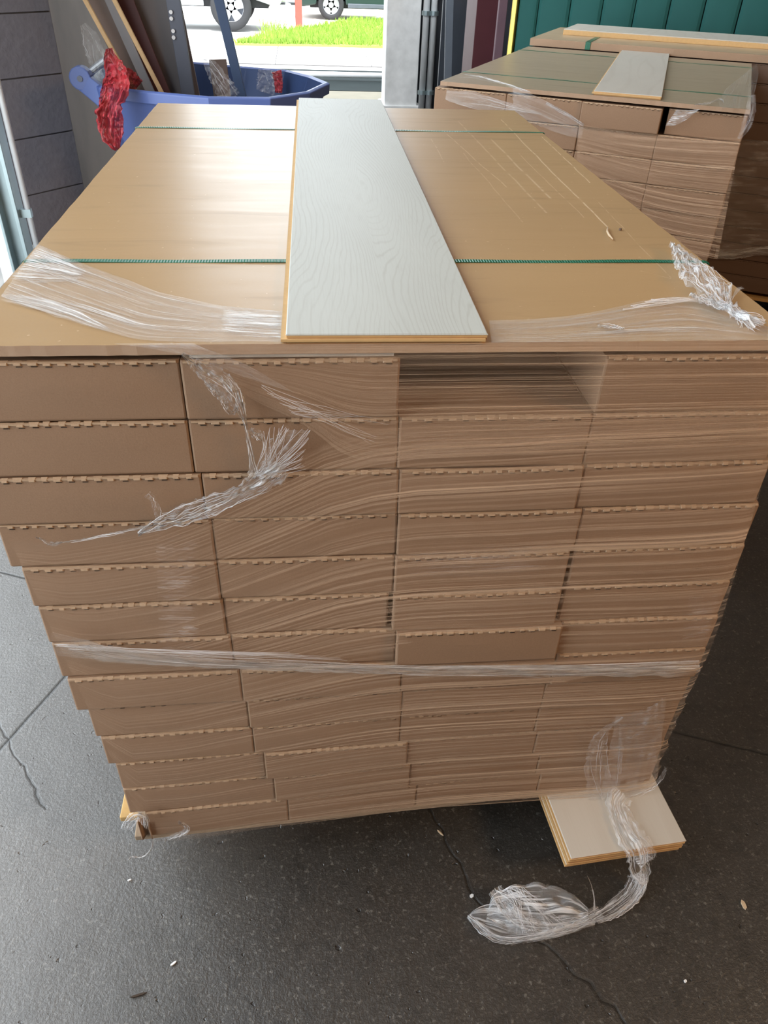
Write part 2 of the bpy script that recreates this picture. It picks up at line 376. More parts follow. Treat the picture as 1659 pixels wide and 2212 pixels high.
# smooth wall running back to the opening, and the block wall turning off it
slab('wall_left', (-1.25, 4.45, 0), (-1.0, 9.2, 5.4), M_wallgrey)
slab('trim_4', (-1.3, -6, 4.6), (-1.15, 4.45, 5.4), M_wallgrey)
slab('trim_5', (-1.45, -6, 0), (-1.25, -1.7, 5.4), M_wallgrey)
P0 = Vector((-1.0, 4.45, 0)); bd = Vector((-.63, -.777, 0)).normalized(); bn = Vector((.777, -.63, 0)).normalized()
bw = struct(MB_ := None) if False else None
b = MB(); core = [P0, P0+bd*1.9, P0+bd*1.9-bn*.2, P0-bn*.2]
b.poly([p - bn*.006 for p in core], 5.4, (0,0,1)); wl = struct(b.build('wall_corner', M_mortar))
ang = math.atan2(-bd.y, -bd.x)
for r in range(17):
    z0 = .273-.305+.305*r; off = 0 if r % 2 else .3
    if z0 < 0: z0c = .004
    else: z0c = z0+.004
    x = 0.0
    cuts = [0, 1.9]
    for a0, a1 in zip(cuts[:-1], cuts[1:]):
        if a1-a0 < .05: continue
        bb = MB(); p = P0+bd*(a0+.004); q = P0+bd*(a1-.004)
        bb.poly([p-bn*.005+Vector((0,0,z0c)), q-bn*.005+Vector((0,0,z0c)), q+bn*.004+Vector((0,0,z0c)), p+bn*.004+Vector((0,0,z0c))], min(z0+.301,5.38)-z0c, (0,0,1))
        bb.build('concrete_block', M_block, wl)

# exterior ground
F0 = 0.0
struct(slab('trim_6', (-12, 9.2, -.14), (14, 10.45, -.015), M_sill))
b = MB(); b.box((-30, 12.4, -.2), (30, 60, -.02)); struct(b.build('trim_7', M_asphalt))
slab('trim_8', (-12, -8, -.2), (-1.25, 9.2, -.01), M_walk)
b = MB()
for k in range(9): pass
walk = None
for k in range(14):
    bb = MB(); bb.box((-9+1.5*k+.008, 12.9, -.02), (-9+1.5*(k+1)-.008, 15.35, .0), ch=.006)
    if walk is None: walk = struct(MB().build('trim_9', M_walk)) if False else None
wk = MB(); wk.box((-9, 12.9, -.02), (12, 15.35, -.008)); wko = struct(wk.build('trim_9', M_mortar))
for k in range(14):
    bb = MB(); bb.box((-9+1.5*k+.008, 12.9, -.008), (-9+1.5*(k+1)-.008, 15.35, .004)); bb.build('paving_slab', M_walk, wko)
b = MB(); b.box((-12, 10.45, -.14), (14, 12.4, -.01)); struct(b.build('trim_10', M_rubber))
t = thing('pipe_barrier', 'white steel pipe lying across the dark ramp outside the doorway', 'pipe', (1.0, 11.35, 0))
pb = MB(); pb.tube([(.2, 11.35, .06), (2.6, 11.35, .06)], .035, 12); pb.build('pipe', M_white, t, smooth=True)
for xx in (.5, 1.6, 2.4):
    pb = MB(); pb.box((xx-.03, 11.3, -.01), (xx+.03, 11.4, .03)); pb.build('bracket', M_galv, t)

# lawn
def G(px, py): return at(px, py, z=0)
c1 = G(709, 43)
lp = [G(508, 99), G(835, 104), G(1010, 108), G(1010, 10), G(835, 28), G(760, 45), G(680, 62), G(590, 74)]
for p_ in lp: p_.y = min(p_.y, c1.y-.15)
b = MB(); b.poly([Vector((p.x, p.y, -.02)) for p in lp], .06, (0,0,1)); lawn = struct(b.build('trim_11', M_soil))
def inside(x, y):
    c = False; n = len(lp)
    for i in range(n):
        a, q = lp[i], lp[i-1]
        if (a.y > y) != (q.y > y) and x < (q.x-a.x)*(y-a.y)/(q.y-a.y)+a.x: c = not c
    return c
b = MB(); xs = [p.x for p in lp]; ys = [p.y for p in lp]; cnt = 0
while cnt < 16000:
    x = random.uniform(min(xs), max(xs)); y = min(ys)+(max(ys)-min(ys))*random.random()**1.6
    if not inside(x, y): continue
    cnt += 1; h = random.uniform(.05, .13); a = random.uniform(0, 6.28); w = .012; l = random.uniform(-.05, .05); l2 = random.uniform(-.05, .05)
    b.add([(x-w*math.cos(a), y-w*math.sin(a), .03), (x+w*math.cos(a), y+w*math.sin(a), .03), (x+l, y+l2, .03+h)], [(0,1,2)])
g = b.build('lawn_grass', M_grass); g['kind'] = 'stuff'; tag(g, 'bright sunlit green lawn outside the doorway', 'grass')
dp = [G(590, 75), G(680, 63), G(760, 46), G(835, 29), G(1000, 9), G(1000, -5), G(560, 40)]
b = MB(); b.poly([Vector((p.x, p.y, -.02)) for p in dp], .025, (0,0,1)); struct(b.build('trim_12', M_drive))

# ------------------------------------------------------------------ vehicles
def vehicle(name, label, cat, loc, rz, R, wb, L, hgt, sill, col, glass=(.02,.03,.035), truck=False):
    t = thing(name, label, cat, loc, rz); W = 1.8
    mp = plain(name+'_paint', col, .25, .2, var=.05)
    f = (L-wb)/2
    def arch(cx):
        return [(cx+(R*1.16)*math.cos(a), R+(R*1.16)*math.sin(a)) for a in [math.pi - math.pi*k/10 for k in range(11)]]
    lo = [(-L/2, sill+.1)] + [(-L/2+.1, sill)] + [p for p in arch(-wb/2) if p[1] >= sill] + [p for p in arch(wb/2) if p[1] >= sill] + [(L/2-.1, sill), (L/2, sill+.15)]
    if truck: hi = [(L/2, hgt*.52), (L/2-.2, hgt*.6), (L*.22, hgt*.64), (L*.12, hgt*.98), (-L*.12, hgt), (-L*.17, hgt*.66), (-L/2, hgt*.66)]
    else: hi = [(L/2, hgt*.45), (L/2-.15, hgt*.58), (L*.24, hgt*.66), (L*.1, hgt*.97), (-L*.2, hgt), (-L*.38, hgt*.72), (-L/2, hgt*.66)]
    prof = lo+hi
    b = MB(); b.poly([Vector((x, -W/2, z)) for x, z in prof], W, (0,1,0))
    b.build('body', mp, t, local=True, bevel=.03)
    wx = [(x*.9, hgt*.7+(z-hgt*.66)*.75) for x, z in hi[2:6]]
    b = MB(); b.poly([Vector((x, -W/2-.012, z)) for x, z in wx], .01, (0,1,0)); b.build('side_window', plain(name+'_glass', glass, .1), t, local=True)
    for cx in (-wb/2, wb/2):
        for s in (-1, 1):
            w = bpy.data.objects.new('wheel', None); 
            b = MB()
            n = 28; prf = [(.62,-.09),(.64,-.11),(.93,-.115),(1,-.09),(1,.09),(.93,.115),(.62,.11)]
            vs = []; fs = []
            for k in range(n):
                a = 2*math.pi*k/n
                for (r, y) in prf: vs.append((cx+R*r*math.cos(a), s*(W/2-.1)+s*-y*1.0, R+R*r*math.sin(a)))
            mth = len(prf)
            for k in range(n):
                for j in range(mth): fs.append((k*mth+j, k*mth+(j+1)%mth, ((k+1)%n)*mth+(j+1)%mth, ((k+1)%n)*mth+j))
            b.add(vs, fs); tire = b.build('wheel', M_tire, t, local=True, smooth=True)
            b = MB(); yo = s*(W/2-.03)
            for k in range(5):
                a = 2*math.pi*k/5+.3; d = Vector((math.cos(a), 0, math.sin(a))); pd = Vector((-d.z, 0, d.x)); c = Vector((cx, yo, R))
                b.poly([c+pd*.06, c-pd*.06, c+d*R*.62-pd*.09, c+d*R*.62+pd*.09], -s*.04, (0,1,0))
            ringv = [(cx+R*.64*math.cos(2*math.pi*k/n), yo, R+R*.64*math.sin(2*math.pi*k/n)) for k in range(n)]
            b.tube(ringv+[ringv[0]], .014, 6)
            b.tube([(cx, yo+s*.01, R), (cx, yo-s*.05, R)], .06, 14)
            b.build('rim', M_rim, tire, local=True)
            b = MB(); b.tube([(cx, yo-s*.06, R), (cx, yo-s*.1, R)], R*.62, 24); b.build('brake_disc', M_angle, tire, local=True)
    b = MB(); b.box((-L/2+.3, -W/2+.15, sill-.02), (L/2-.3, W/2-.15, sill+.12)); b.build('underbody', M_tire, t, local=True)
    b = MB(); b.box((-wb/2+R*1.3, -W/2-.02, sill-.0), (wb/2-R*1.3, -W/2+.02, sill+.09)); b.build('sill_trim', M_rim if truck else M_angle, t, local=True, bevel=.01)
    b = MB(); b.box((L/2-.05, -W/2+.1, sill+.1), (L/2+.06, W/2-.1, sill+.3)); b.build('bumper', M_angle if not truck else M_rim, t, local=True, bevel=.02)
    return t
c0 = G(503, 66); vehicle('pickup_truck', 'silver pickup truck with large alloy wheel parked across the street', 'truck', (c0.x-1.75, c0.y+.8, 0), 0, .41, 3.5, 5.6, 1.85, .42, (.55, .58, .6), truck=True)
c1 = G(709, 43); vehicle('dark_sedan', 'dark green car with five-spoke wheel beyond the lawn', 'car', (c1.x+1.42, c1.y+.8, 0), 0, .31, 2.7, 4.3, 1.4, .26, (.03, .055, .05))
c2 = G(655, 30); vehicle('light_hatchback', 'pale car mostly hidden behind the red post beyond the lawn', 'car', (c2.x-.7, c2.y+4.2, 0), 0, .31, 2.6, 4.1, 1.45, .25, (.5, .55, .45))
p = G(646, 60)
t = thing('red_post', 'weathered red wooden post standing at the edge of the lawn', 'post', (p.x, p.y, 0))
b = MB(); b.box((p.x-.075, p.y-.07, -.02), (p.x+.075, p.y+.07, 1.5)); b.build('post', plain('red_painted_wood', (.42, .10, .08), .7), t, bevel=.01)
b = MB(); b.box((p.x-.085, p.y-.08, 1.5), (p.x+.085, p.y+.08, 1.54)); b.build('cap', M_wood_dull, t)
p = G(607, 68); b = MB(); b.tube([(p.x, p.y, -.02), (p.x+.05, p.y, .2), (p.x+.16, p.y, .48)], .05, 10); b.tube([(p.x+.16, p.y, .47), (p.x+.17, p.y, .5)], .06, 10)
tag(b.build('bollard_stub', M_pipe, smooth=False), 'short leaning grey metal tube beside the red post', 'pipe')
b = MB(); q = G(592, 72)
for k in range(60):
    a = random.uniform(0, 6.28); r = random.uniform(.02, .22); h = random.uniform(.15, .42); w = .008
    x = q.x+random.uniform(-.25, .25); y = q.y+random.uniform(-.1, .1)
    b.add([(x-w, y, 0), (x+w, y, 0), (x+r*math.cos(a), y+r*math.sin(a)*.5, h)], [(0,1,2)])
tw = b.build('tall_weeds', M_grass); tag(tw, 'tuft of tall weeds growing beside the leaning metal tube', 'weeds')

# ------------------------------------------------------------------ door hardware by the openings
t = thing('door_track', 'grey galvanised vertical door track at the left edge of the photo', 'door track', (-1.04, 3.2, 0))
b = MB(); b.box((-1.03, 3.2, 0), (-1.01, 3.3, 4.4)); b.build('flange', M_galv, t, bevel=.003)
b = MB(); b.box((-1.10, 3.24, 0), (-1.03, 3.26, 4.4)); b.box((-1.10, 3.18, 0), (-1.085, 3.26, 4.4)); b.build('web', M_galv, t, bevel=.003)
b = MB(); b.tube([(-.975, 3.25, 0), (-.975, 3.25, 4.4)], .014, 12); b.build('guide_rail', M_pipe, t, smooth=True)
b = MB()
for z in (.4, 1.2, 2.0):
    b = MB(); b.box((-1.02, 3.235, z), (-.96, 3.265, z+.04)); b.build('clamp', M_galv, t)
b = MB(); b.box((-1.20, 3.3, 0), (-1.11, 3.5, 4.6)); struct(b.build('trim_13', M_concrete))
for nm, px, lab in (('door_track', 916, 'left one of two steel door pipes beside the concrete column'), ('door_track', 932, 'right one of two steel door pipes beside the concrete column')):
    q = at(px, 120, y=8.8); t = thing(nm, lab, 'pipe', (q.x, 8.8, 0))
    b = MB(); b.tube([(q.x, 8.8, 0), (q.x, 8.8, 3)], .035, 12); b.build('pipe', M_pipe, t, smooth=True)
    for z in (.2, .95, 1.35, 2.2):
        b = MB(); b.tube([(q.x, 8.8, z), (q.x, 8.8, z+.04)], .05, 12); b.build('collar', M_galv, t)
# dark leaves and leaning bars to the right of the column
def upright(name, label, cat, pxl, pxr, pyt, y, z1, mt, thick=.05, lean=0.0):
    a = at(pxl, pyt, y=y); c = at(pxr, pyt, y=y)
    b = MB(); b.poly([(a.x, y, 0), (c.x, y, 0), (c.x-lean, y+.0, z1), (a.x-lean, y+.0, z1)], thick, (0,1,0))
    return tag(b.build(name, mt, bevel=.004), label, cat)
upright('door_leaf', 'charcoal door leaf standing beside the steel door pipes', 'door leaf', 948, 1030, 150, 7.6, 2.3, M_darkpanel)
upright('leaning_bar', 'grey metal bar leaning in front of the charcoal door leaf', 'bar', 968, 984, 160, 7.0, 2.2, plain('dull_grey_bar', (.13,.15,.18), .5), .03, .12)
upright('cabinet_side', 'dark maroon panel standing left of the green headboard', 'panel', 1020, 1082, 130, 5.6, 1.9, M_maroon, .4)
upright('mauve_panel', 'narrow dusty mauve panel edge between maroon panel and gold trim', 'panel', 1066, 1084, 130, 5.3, 1.35, plain('mauve_board', (.22,.13,.16), .5), .04)

# ------------------------------------------------------------------ cartons
PITCH_TAB = .0165
def carton(name, label, group, loc, rz, w, h, d, seed, mt=M_card, tabs=True, parts=True, lean=0.0):
    t = thing(name, label, 'carton', loc, rz, group); rnd = random.Random(seed)
    g = .0004; x0, x1 = g, w-g; r = .0028
    # body: front face grid with a slight bulge, rounded corners, warped top edge
    nx, nz = 14, 4; ph = rnd.uniform(0, 6.28); am = rnd.uniform(.0004, .0014); sag = rnd.uniform(-.0012, .0012)
    def topz(u): return h - .0008 + sag*math.sin(u*3.14) + .0005*math.sin(u*9+ph)
    b = MB(); ring = []
    xs_ = [x0, x0+r*.3, x0+r] + [x0+r+(x1-x0-2*r)*k/nx for k in range(1, nx)] + [x1-r, x1-r*.3, x1]
    ysf = [r, r*.3, 0] + [0]*(nx-1) + [0, r*.3, r]
    rows = [0.0, .003] + [h*k/(nz+1) for k in range(1, nz+1)] + [h-.004, h-.001]
    V = []
    for j, z in enumerate(rows):
        for i, (x, y) in enumerate(zip(xs_, ysf)):
            u = (x-x0)/(x1-x0); k = math.sin(3.14*u)*math.sin(3.14*min(1, z/h))
            yy = y - am*k*1.6 + .0007*math.sin(u*5+z*60+ph)*k + lean*z
            if j == len(rows)-1: yy += .003
            if j == 0: yy += .0015
            zz = z if z < h*.8 else z/h*topz(u)
            V.append((x, yy, zz))
    n = len(xs_); F = []
    for j in range(len(rows)-1):
        for i in range(n-1): F.append((j*n+i, j*n+i+1, (j+1)*n+i+1, (j+1)*n+i))
    base = len(V)
    V += [(x0, d, 0), (x1, d, 0), (x1, d, h-.001), (x0, d, h-.001)]
    bl, br = base, base+1; tr, tl = base+2, base+3; L = (len(rows)-1)*n
    F.append(tuple([L+i for i in range(n)] + [tr, tl])); F.append(tuple([i for i in reversed(range(n))] + [bl, br]))
    F.append(tuple([j*n for j in range(len(rows))] + [tl, bl])); F.append(tuple([j*n+n-1 for j in reversed(range(len(rows)))] + [br, tr]))
    F.append((bl, tl, tr, br))
    b.add(V, F); b.build('body', mt, t, local=True)
    if not tabs: return t
    # perforated fold along the top front edge: raised knuckles with a slit under each
    b = MB(); n = max(3, int((w-.012)/PITCH_TAB)); off = (w-n*PITCH_TAB)/2
    b.box((.004, -am*.3+lean*h-.0007, h-.0036), (w-.004, -am*.3+lean*h+.003, h-.0012), 0)
    for k in range(n):
        xc = off+(k+.5)*PITCH_TAB+rnd.uniform(-.0012, .0012); hw = .0050+rnd.uniform(-.0012, .0014); u = xc/w
        z = topz(u)+rnd.uniform(-.0008, .0002); y = -am*.3+lean*h
        pr = .0020+rnd.uniform(-.0005, .0006)
        b.add([(xc-hw, y+.0015, z-.006), (xc+hw, y+.0015, z-.006), (xc+hw*.75, y-pr, z-.0036), (xc-hw*.75, y-pr, z-.0036),
               (xc+hw*.8, y-pr*.7, z-.0012), (xc-hw*.8, y-pr*.7, z-.0012), (xc+hw, y+.003, z+.0004), (xc-hw, y+.003, z+.0004)],
              [(0,1,2,3), (3,2,4,5), (5,4,6,7), (0,3,5,7), (1,6,4,2)], 0)
        if rnd.random() < .7:
            sx = xc+PITCH_TAB*.1; b.box((sx-.0036, y-.0011, z-.0064), (sx+.0036, y+.001, z-.0057), 1)
    b.build('perforated_edge', [M_card_edge if mt is M_card else mt, M_slit], t, local=True, kind='stuff')
    return t

ORD = ['top', 'second', 'third', 'fourth', 'fifth', 'sixth', 'seventh', 'eighth', 'ninth', 'tenth', 'eleventh', 'twelfth', 'bottom']
COL = ['leftmost', 'second from left', 'third from left', 'rightmost']
tops = [-.019, -.101, -.181, -.256, -.332, -.407, -.482, -.558, -.635, -.714, -.790, -.868, -.948, -1.028]
SEAM = [(-.022,.250,.5135,.771,1.032), (-.022,.250,.5155,.771,1.037), (-.022,.258,.519,.775,1.046), (-.020,.263,.521,.787,1.055),
        (-.006,.263,.520,.789,1.058), (-.001,.265,.520,.788,1.059), (.002,.270,.528,.795,1.061), (.010,.278,.540,.801,1.063),
        (.024,.283,.546,.799,1.066), (.031,.286,.547,.801,1.072), (.042,.302,.564,.812,1.078), (.042,.315,.574,.832,1.088), (.069,.337,.592,.848,1.098)]
YAWD = [0, 0, 0, 0, 0, 0, 0, .35, .8, 1.3, 1.8, 2.3, 2.8]
PROUD = {(4,2): -.002, (5,2): -.006, (6,2): -.012, (5,1): .003, (4,1): .002, (6,1): .001, (10,1): -.006, (11,1): -.004, (0,1): -.001, (7,0): -.006, (7,1): -.006, (7,3): -.006, (7,2): -.004, (3,1): .003, (8,1):-.002}
special = {(0,0): 'uncovered plain end', (0,1): 'end under torn film', (0,3): 'end right of the dark gap', (6,2): 'end jutting out furthest'}
for r in range(13):
    th = math.radians(YAWD[r])
    for c in range(4):
        if (r, c) == (0, 2): continue
        s0, s1 = SEAM[r][c], SEAM[r][c+1]; h = tops[r]-tops[r+1]-.0012
        x = s0; y = s0*math.tan(th)*1.0 + PROUD.get((r,c), random.uniform(-.002, .002)) + .002
        gap = .006 if (r, c) in ((4,2), (5,2), (5,1)) else 0
        lab = f'brown flooring carton, {COL[c]} in the {ORD[r]} row of the front stack'
        if r == 12: lab = f'brown flooring carton, {COL[c]} in the lowest row of the front stack'
        if (r, c) in special: lab = f'brown carton with {special[(r,c)]}, {COL[c]} in {ORD[r]} row of front stack'
        carton('flooring_carton', lab, 'cartons of the front stack', (x, y, H+tops[r+1]), th*1.0, s1-s0-gap, h, 1.56, r*10+c)
# half-emptied place in the top row: an opened carton tray far back in the gap
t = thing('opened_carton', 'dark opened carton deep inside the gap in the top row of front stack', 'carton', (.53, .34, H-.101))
b = MB(); b.box((.53, .34, H-.1), (.755, 1.5, H-.045)); b.build('body', M_card_shade, t, bevel=.003)
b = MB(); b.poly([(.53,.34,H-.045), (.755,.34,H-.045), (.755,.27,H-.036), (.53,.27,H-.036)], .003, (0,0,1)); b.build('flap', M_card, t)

# lid sheets
def lid(name, label, loc, rz, W, D, scr, thick=.013, col=(.455, .295, .145), e=.0018):
    t = thing(name, label, 'board', loc, rz)
    b = MB()
    def rim(k, n, a, bb): return [(a[0]+(bb[0]-a[0])*i/n+random.uniform(-1,1)*e*.25*abs(bb[1]-a[1]), a[1]+(bb[1]-a[1])*i/n+random.uniform(-1,1)*e*.3*abs(bb[0]-a[0])) for i in range(n)]
    pts = rim(0, 60, (0,0), (W,0)) + rim(0, 40, (W,0), (W,D)) + rim(0, 30, (W,D), (0,D)) + rim(0, 40, (0,D), (0,0))
    n = len(pts)
    vs = [(x, y, -thick) for x, y in pts] + [(x, y, 0) for x, y in pts]
    b.add(vs, [tuple(range(n, 2*n))], 0); b.add(vs, [tuple(reversed(range(n)))] + [(k, (k+1)%n, (k+1)%n+n, k+n) for k in range(n)], 1)
    b.build('sheet', [mat_lid(name+'_face', col, scr), M_lid_side], t, local=True)
    return t
def L(px, py): q = at(px, py, z=H); return (q.x, q.y)
scr = [(L(1082,258), L(1310,490), .0022, .75), (L(1170,295), L(1275,395), .0018, .9), (L(990,262), L(1180,460), .003, .4), (L(965,290), L(1095,405), .0022, .45),
       (L(1060,300), L(1190,430), .0035, .5), (L(1290,435), L(1450,600), .0015, .4), (L(1120,330), L(1260,470), .0015, .45), (L(1385,585), L(1450,602), .0015, .5),
       (L(1000,330), L(1130,480), .002, .3), (L(930,300), L(960,350), .002, .3), (L(520,330), L(560,335), .002, .0)]
lid('lid_board', 'glossy tan cardboard lid board covering the front stack', (0, 0, H), 0, 1.02, 1.605, scr)
# pale planks laid under the lid
b = MB(); b.box((.262, .004, H-.0185), (.505, 1.5, H-.0135)); tag(b.build('packing_plank', M_oak2), 'pale plank edge showing under the front lid, above the torn film', 'plank')
b = MB(); b.box((.52, .02, H-.0185), (.76, 1.5, H-.0135)); tag(b.build('packing_plank', M_white), 'white-edged plank under the lid above the dark gap', 'plank')

# green straps: over the lid and down both sides
def strap(label, P, zt, ends, group=None, w=.0115):
    a, c = Vector(P[0]), Vector(P[1]); d = (c-a); n = Vector((-d.y, d.x, 0)).normalized()*w/2
    t = thing('packing_strap', label, 'strap', a)
    b = MB(); K = 40
    def f(u, v): p = a+d*u; return p + n*(2*v-1) + Vector((0,0,.0012+.0006*math.sin(u*23)))
    b.grid(f, K, 1); b2 = b.build('top_run', M_strap, t); b2.modifiers.new('thick', 'SOLIDIFY').thickness = .0009
    for e, s in ((a, -1), (c, 1)):
        o = d.normalized()*.0022*s; b = MB()
        b.poly([e+o-n, e+o+n, e+o+n-Vector((0,0,ends)), e+o-n-Vector((0,0,ends))], .0009, d.normalized()*s); b.build('side_run', M_strap, t)
    return t
strap('nearer green plastic strap crossing the front stack lid', (at(150,565,z=H).xy.to_3d()+Vector((-.062,0,H)), Vector((1.022, .29, H))), H, .012)
strap('farther green plastic strap crossing the front stack lid', (Vector((-.002, 1.257, H)), Vector((1.022, 1.284, H))), H, .012)

# ------------------------------------------------------------------ planks
def plank(name, label, corners, th, mt, tongue=.006, rows=True):
    """corners: near-left, near-right, far-right, far-left on the top surface (world)"""
    nl, nr, fr, fl = [Vector(c) for c in corners]
    ex = (nr-nl).normalized(); W = (nr-nl).length; D = ((fl-nl).length+(fr-nr).length)/2
    t = thing(name, label, 'plank', nl-Vector((0,0,th)), math.atan2(ex.y, ex.x))
    ch = .0014; zt = th
    b = MB(); b.box((0, 0, th-.0016), (W, D, th), ch=ch); b.build('decor_surface', mt, t, local=True)
    b = MB(); b.box((.0008, .0008, th*.55), (W-.0008, D, th-.0016)); b.box((-tongue, -tongue*.4, th*.28), (W-.003, D, th*.55)); b.build('core', M_hdf, t, local=True)
    b = MB(); b.box((.001, .001, 0), (W-.002, D, th*.28)); b.build('backing', M_hdf, t, local=True)
    b = MB(); b.box((.002, -.0002, th*.50), (W-.004, .003, th*.60)); b.box((.0, -.0004, -.0005), (W-.002, .003, th*.04)); b.build('groove_shade_line', M_groove_shade, t, local=True)  # dark strips painted for shade in the groove and between layers
    b = MB(); b.box((W-.003, .001, th*.3), (W-.0006, D, th*.5)); b.build('locking_groove', M_groove_shade, t, local=True)
    return t
zt = H+.012
plank('sample_plank', 'long pale oak laminate plank lying on the front stack lid', (at(617,722,z=zt), at(1055,721,z=zt), at(829,213,z=zt), at(641,213,z=zt)), .012, M_oak)

# ------------------------------------------------------------------ front pallet
PR = math.radians(2.9)
pal = thing('wooden_pallet', 'rough wooden pallet under the front stack of cartons', 'pallet', (.05, .006, 0), PR)
for k in range(7):
    b = MB(); y0 = .0+k*.235; b.box((-.012 if k == 0 else 0, y0, .137), (1.04, y0+.12, .1505)); b.build('deck_board', M_wood_dull if k != 2 else M_wood, pal, local=True, bevel=.002)
for (x0, y0) in ((0, 0), (.46, 0), (.94, .62)):
    b = MB(); b.box((x0, max(y0,.30), .098), (x0+.1, 1.53, .137)); b.build('stringer', M_wood_dull, pal, local=True)
for x0 in (0, .46, .94):
    b = MB(); b.box((x0, .42, 0), (x0+.1, 1.53, .02)); b.build('bottom_board', M_wood_dull, pal, local=True)
    for y0 in (.45, .85, 1.4):
        b = MB(); b.box((x0, y0, .02), (x0+.1, y0+.13, .098)); b.build('block', M_wood, pal, local=True, bevel=.003)
q0 = at(255, 1760, z=.15); q1 = at(268, 1700, z=.15)
b = MB(); b.box((q0.x, q0.y+.002, .122), (q0.x+.16, q1.y+.13, .1365)); wc = b.build('wood_offcut', M_wood, bevel=.002); tag(wc, 'orange-brown wood offcut poking out at the lower left corner of the front stack', 'wood')
# four stub planks pushed between deck and blocks
zs = .1365
nl, nr = at(1232,1855,z=zs), at(1480,1817,z=zs); ex = (nr-nl).normalized(); ey = Vector((-ex.y, ex.x, 0))
for k in range(4):
    o = ex*random.uniform(-.003,.003)+ey*(.0015*k+random.uniform(-.001,.001)) - ex*(.0008*k) ; z = zs-.0094*k
    c = [p_+o+Vector((0,0,z-zs)) for p_ in (nl, nl+ex*.245, nl+ex*.245+ey*.45, nl+ey*.45)]
    lab = ['topmost pale plank of the four sticking out under the front stack', 'second plank from the top of four sticking out under the front stack',
           'third plank from the top of four sticking out under the front stack', 'lowest plank of the four sticking out under the front stack'][k]
    plank('short_plank', lab, c, .009, M_oak2, .003)['group'] = 'planks sticking out under the front stack'

# ------------------------------------------------------------------ stretch film on the front stack
def fy(x, z):
    """y of the front of the cartons at x, height z (below the lid)"""
    zz = z-H
    k = 0
    for i in range(13):
        if zz < tops[i]: k = i
    nxt = min(12, k+1); f = min(1, max(0, (tops[k]-zz)/.078))
    th = YAWD[k]*(1-f)+YAWD[nxt]*f
    return x*math.tan(math.radians(th))
def xlim(z):
    zz = z-H; k = 0
    for i in range(13):
        if zz < tops[i]: k = i
    return SEAM[k][0]-.003, SEAM[k][4]+.004
def fp(px, py, off=.010):
    """pixel on the face of the front stack"""
    p = at(px, py, y=0.0)
    for _ in range(3): p = at(px, py, y=fy(p.x, p.z)-off)
    p.x = min(p.x, xlim(p.z)[1]+.004); return p
def interp(pts, u):
    """point on a polyline by share of its length"""
    ls = [0]
    for a, b_ in zip(pts[:-1], pts[1:]): ls.append(ls[-1]+(b_-a).length)
    s = u*ls[-1]
    for i in range(len(pts)-1):
        if s <= ls[i+1] or i == len(pts)-2:
            return pts[i].lerp(pts[i+1], (s-ls[i])/max(1e-9, ls[i+1]-ls[i]))
def smooth(pts, k=2):
    for _ in range(k):
        q = [pts[0]]
        for a, b_ in zip(pts[:-1], pts[1:]): q += [a.lerp(b_, .25), a.lerp(b_, .75)]
        q.append(pts[-1]); pts = q
    return pts
wrap = thing('stretch_wrap', 'clear stretch film wound around the front stack of cartons', 'stretch film', (.5, -.01, .1))
def sheet(name, top, bot, mt, nu=60, nv=24, amp=.0015, freq=(9, 40), parent=wrap, nrm=Vector((0,-1,0)), seed=0, sm=2, label=None, kind=None):
    A, B = smooth(top, sm), smooth(bot, sm); b = MB()
    def f(u, v):
        p = interp(A, u).lerp(interp(B, u), v)
        d = noise.noise(Vector((u*freq[0], v*freq[1], seed)))
        return p + nrm*(abs(d)*amp)
    b.grid(f, nu, nv); return b.build(name, mt, parent, smooth=True, label=label, kind=kind)
# lower sheet (below the tear), follows the cartons
tear = [(22,1168),(105,1174),(230,1152),(330,1132),(430,1092),(520,1050),(600,1010),(700,960),(800,930),(900,915),(1100,905),(1300,890),(1500,880),(1700,865)]
botl = [(300,1762),(335,1818),(420,1812),(560,1790),(700,1772),(820,1757),(960,1742),(1100,1733),(1180,1728),(1290,1722),(1345,1718),(1400,1710),(1425,1700),(1442,1696)]
b = MB()
TA = [fp(*p) for p in tear]; BA = [fp(*p) for p in botl]
def fsheet(u, v):
    a = interp(TA, u); c = interp(BA, u); p = a.lerp(c, v)
    # let the sheet end at the side of the row it covers
    xl, xr = xlim(p.z); p.x = min(max(p.x, xl), xr)
    y = fy(p.x, p.z)-.0095+.0016*noise.noise(Vector((u*7, v*46, 3)))-.001
    return Vector((p.x, y, p.z))
b.grid(fsheet, 120, 90); b.build('film_sheet', M_film, wrap, smooth=True, label='streaky film over the lower cartons')
# upper sheet right of the tear
UT = [fp(420,762,.012), fp(600,758,.012), fp(860,757,.014), fp(1200,757,.014), fp(1700,756,.014)]
UB = [fp(455,805), fp(545,865), fp(660,915), fp(760,1000), fp(900,990), fp(1200,980), fp(1700,960)]
sheet('film_sheet', UT, UB, M_film, 90, 26, .0025, (8, 30), seed=5, label='film over the top right cartons and the dark gap')
# film folded up over the lid edge, right of the plank
def lp_(px, py, h=.0022): return at(px, py, z=H+h)
def edge(px, h=.0016): q = at(px, 740, z=H); return Vector((q.x, -.004, H+h))
sheet('film_band', [lp_(1056,692), lp_(1150,690), lp_(1240,682), lp_(1330,664), lp_(1420,642), lp_(1500,640), lp_(1600,680), lp_(1720,735)],
      [edge(1060), edge(1300), edge(1500), edge(1725)], M_film_top, 80, 14, .0018, (9, 26), nrm=Vector((0,0,1)), seed=8, label='film band lying over the right of the lid edge')
sheet('film_band', [edge(20), edge(600), edge(1000), edge(1300), edge(1725)], [fp(*p, .012) for p in ((20,770),(600,763),(1000,760),(1300,759),(1725,758))], M_film, 80, 4, .0012, (8, 12), seed=9)
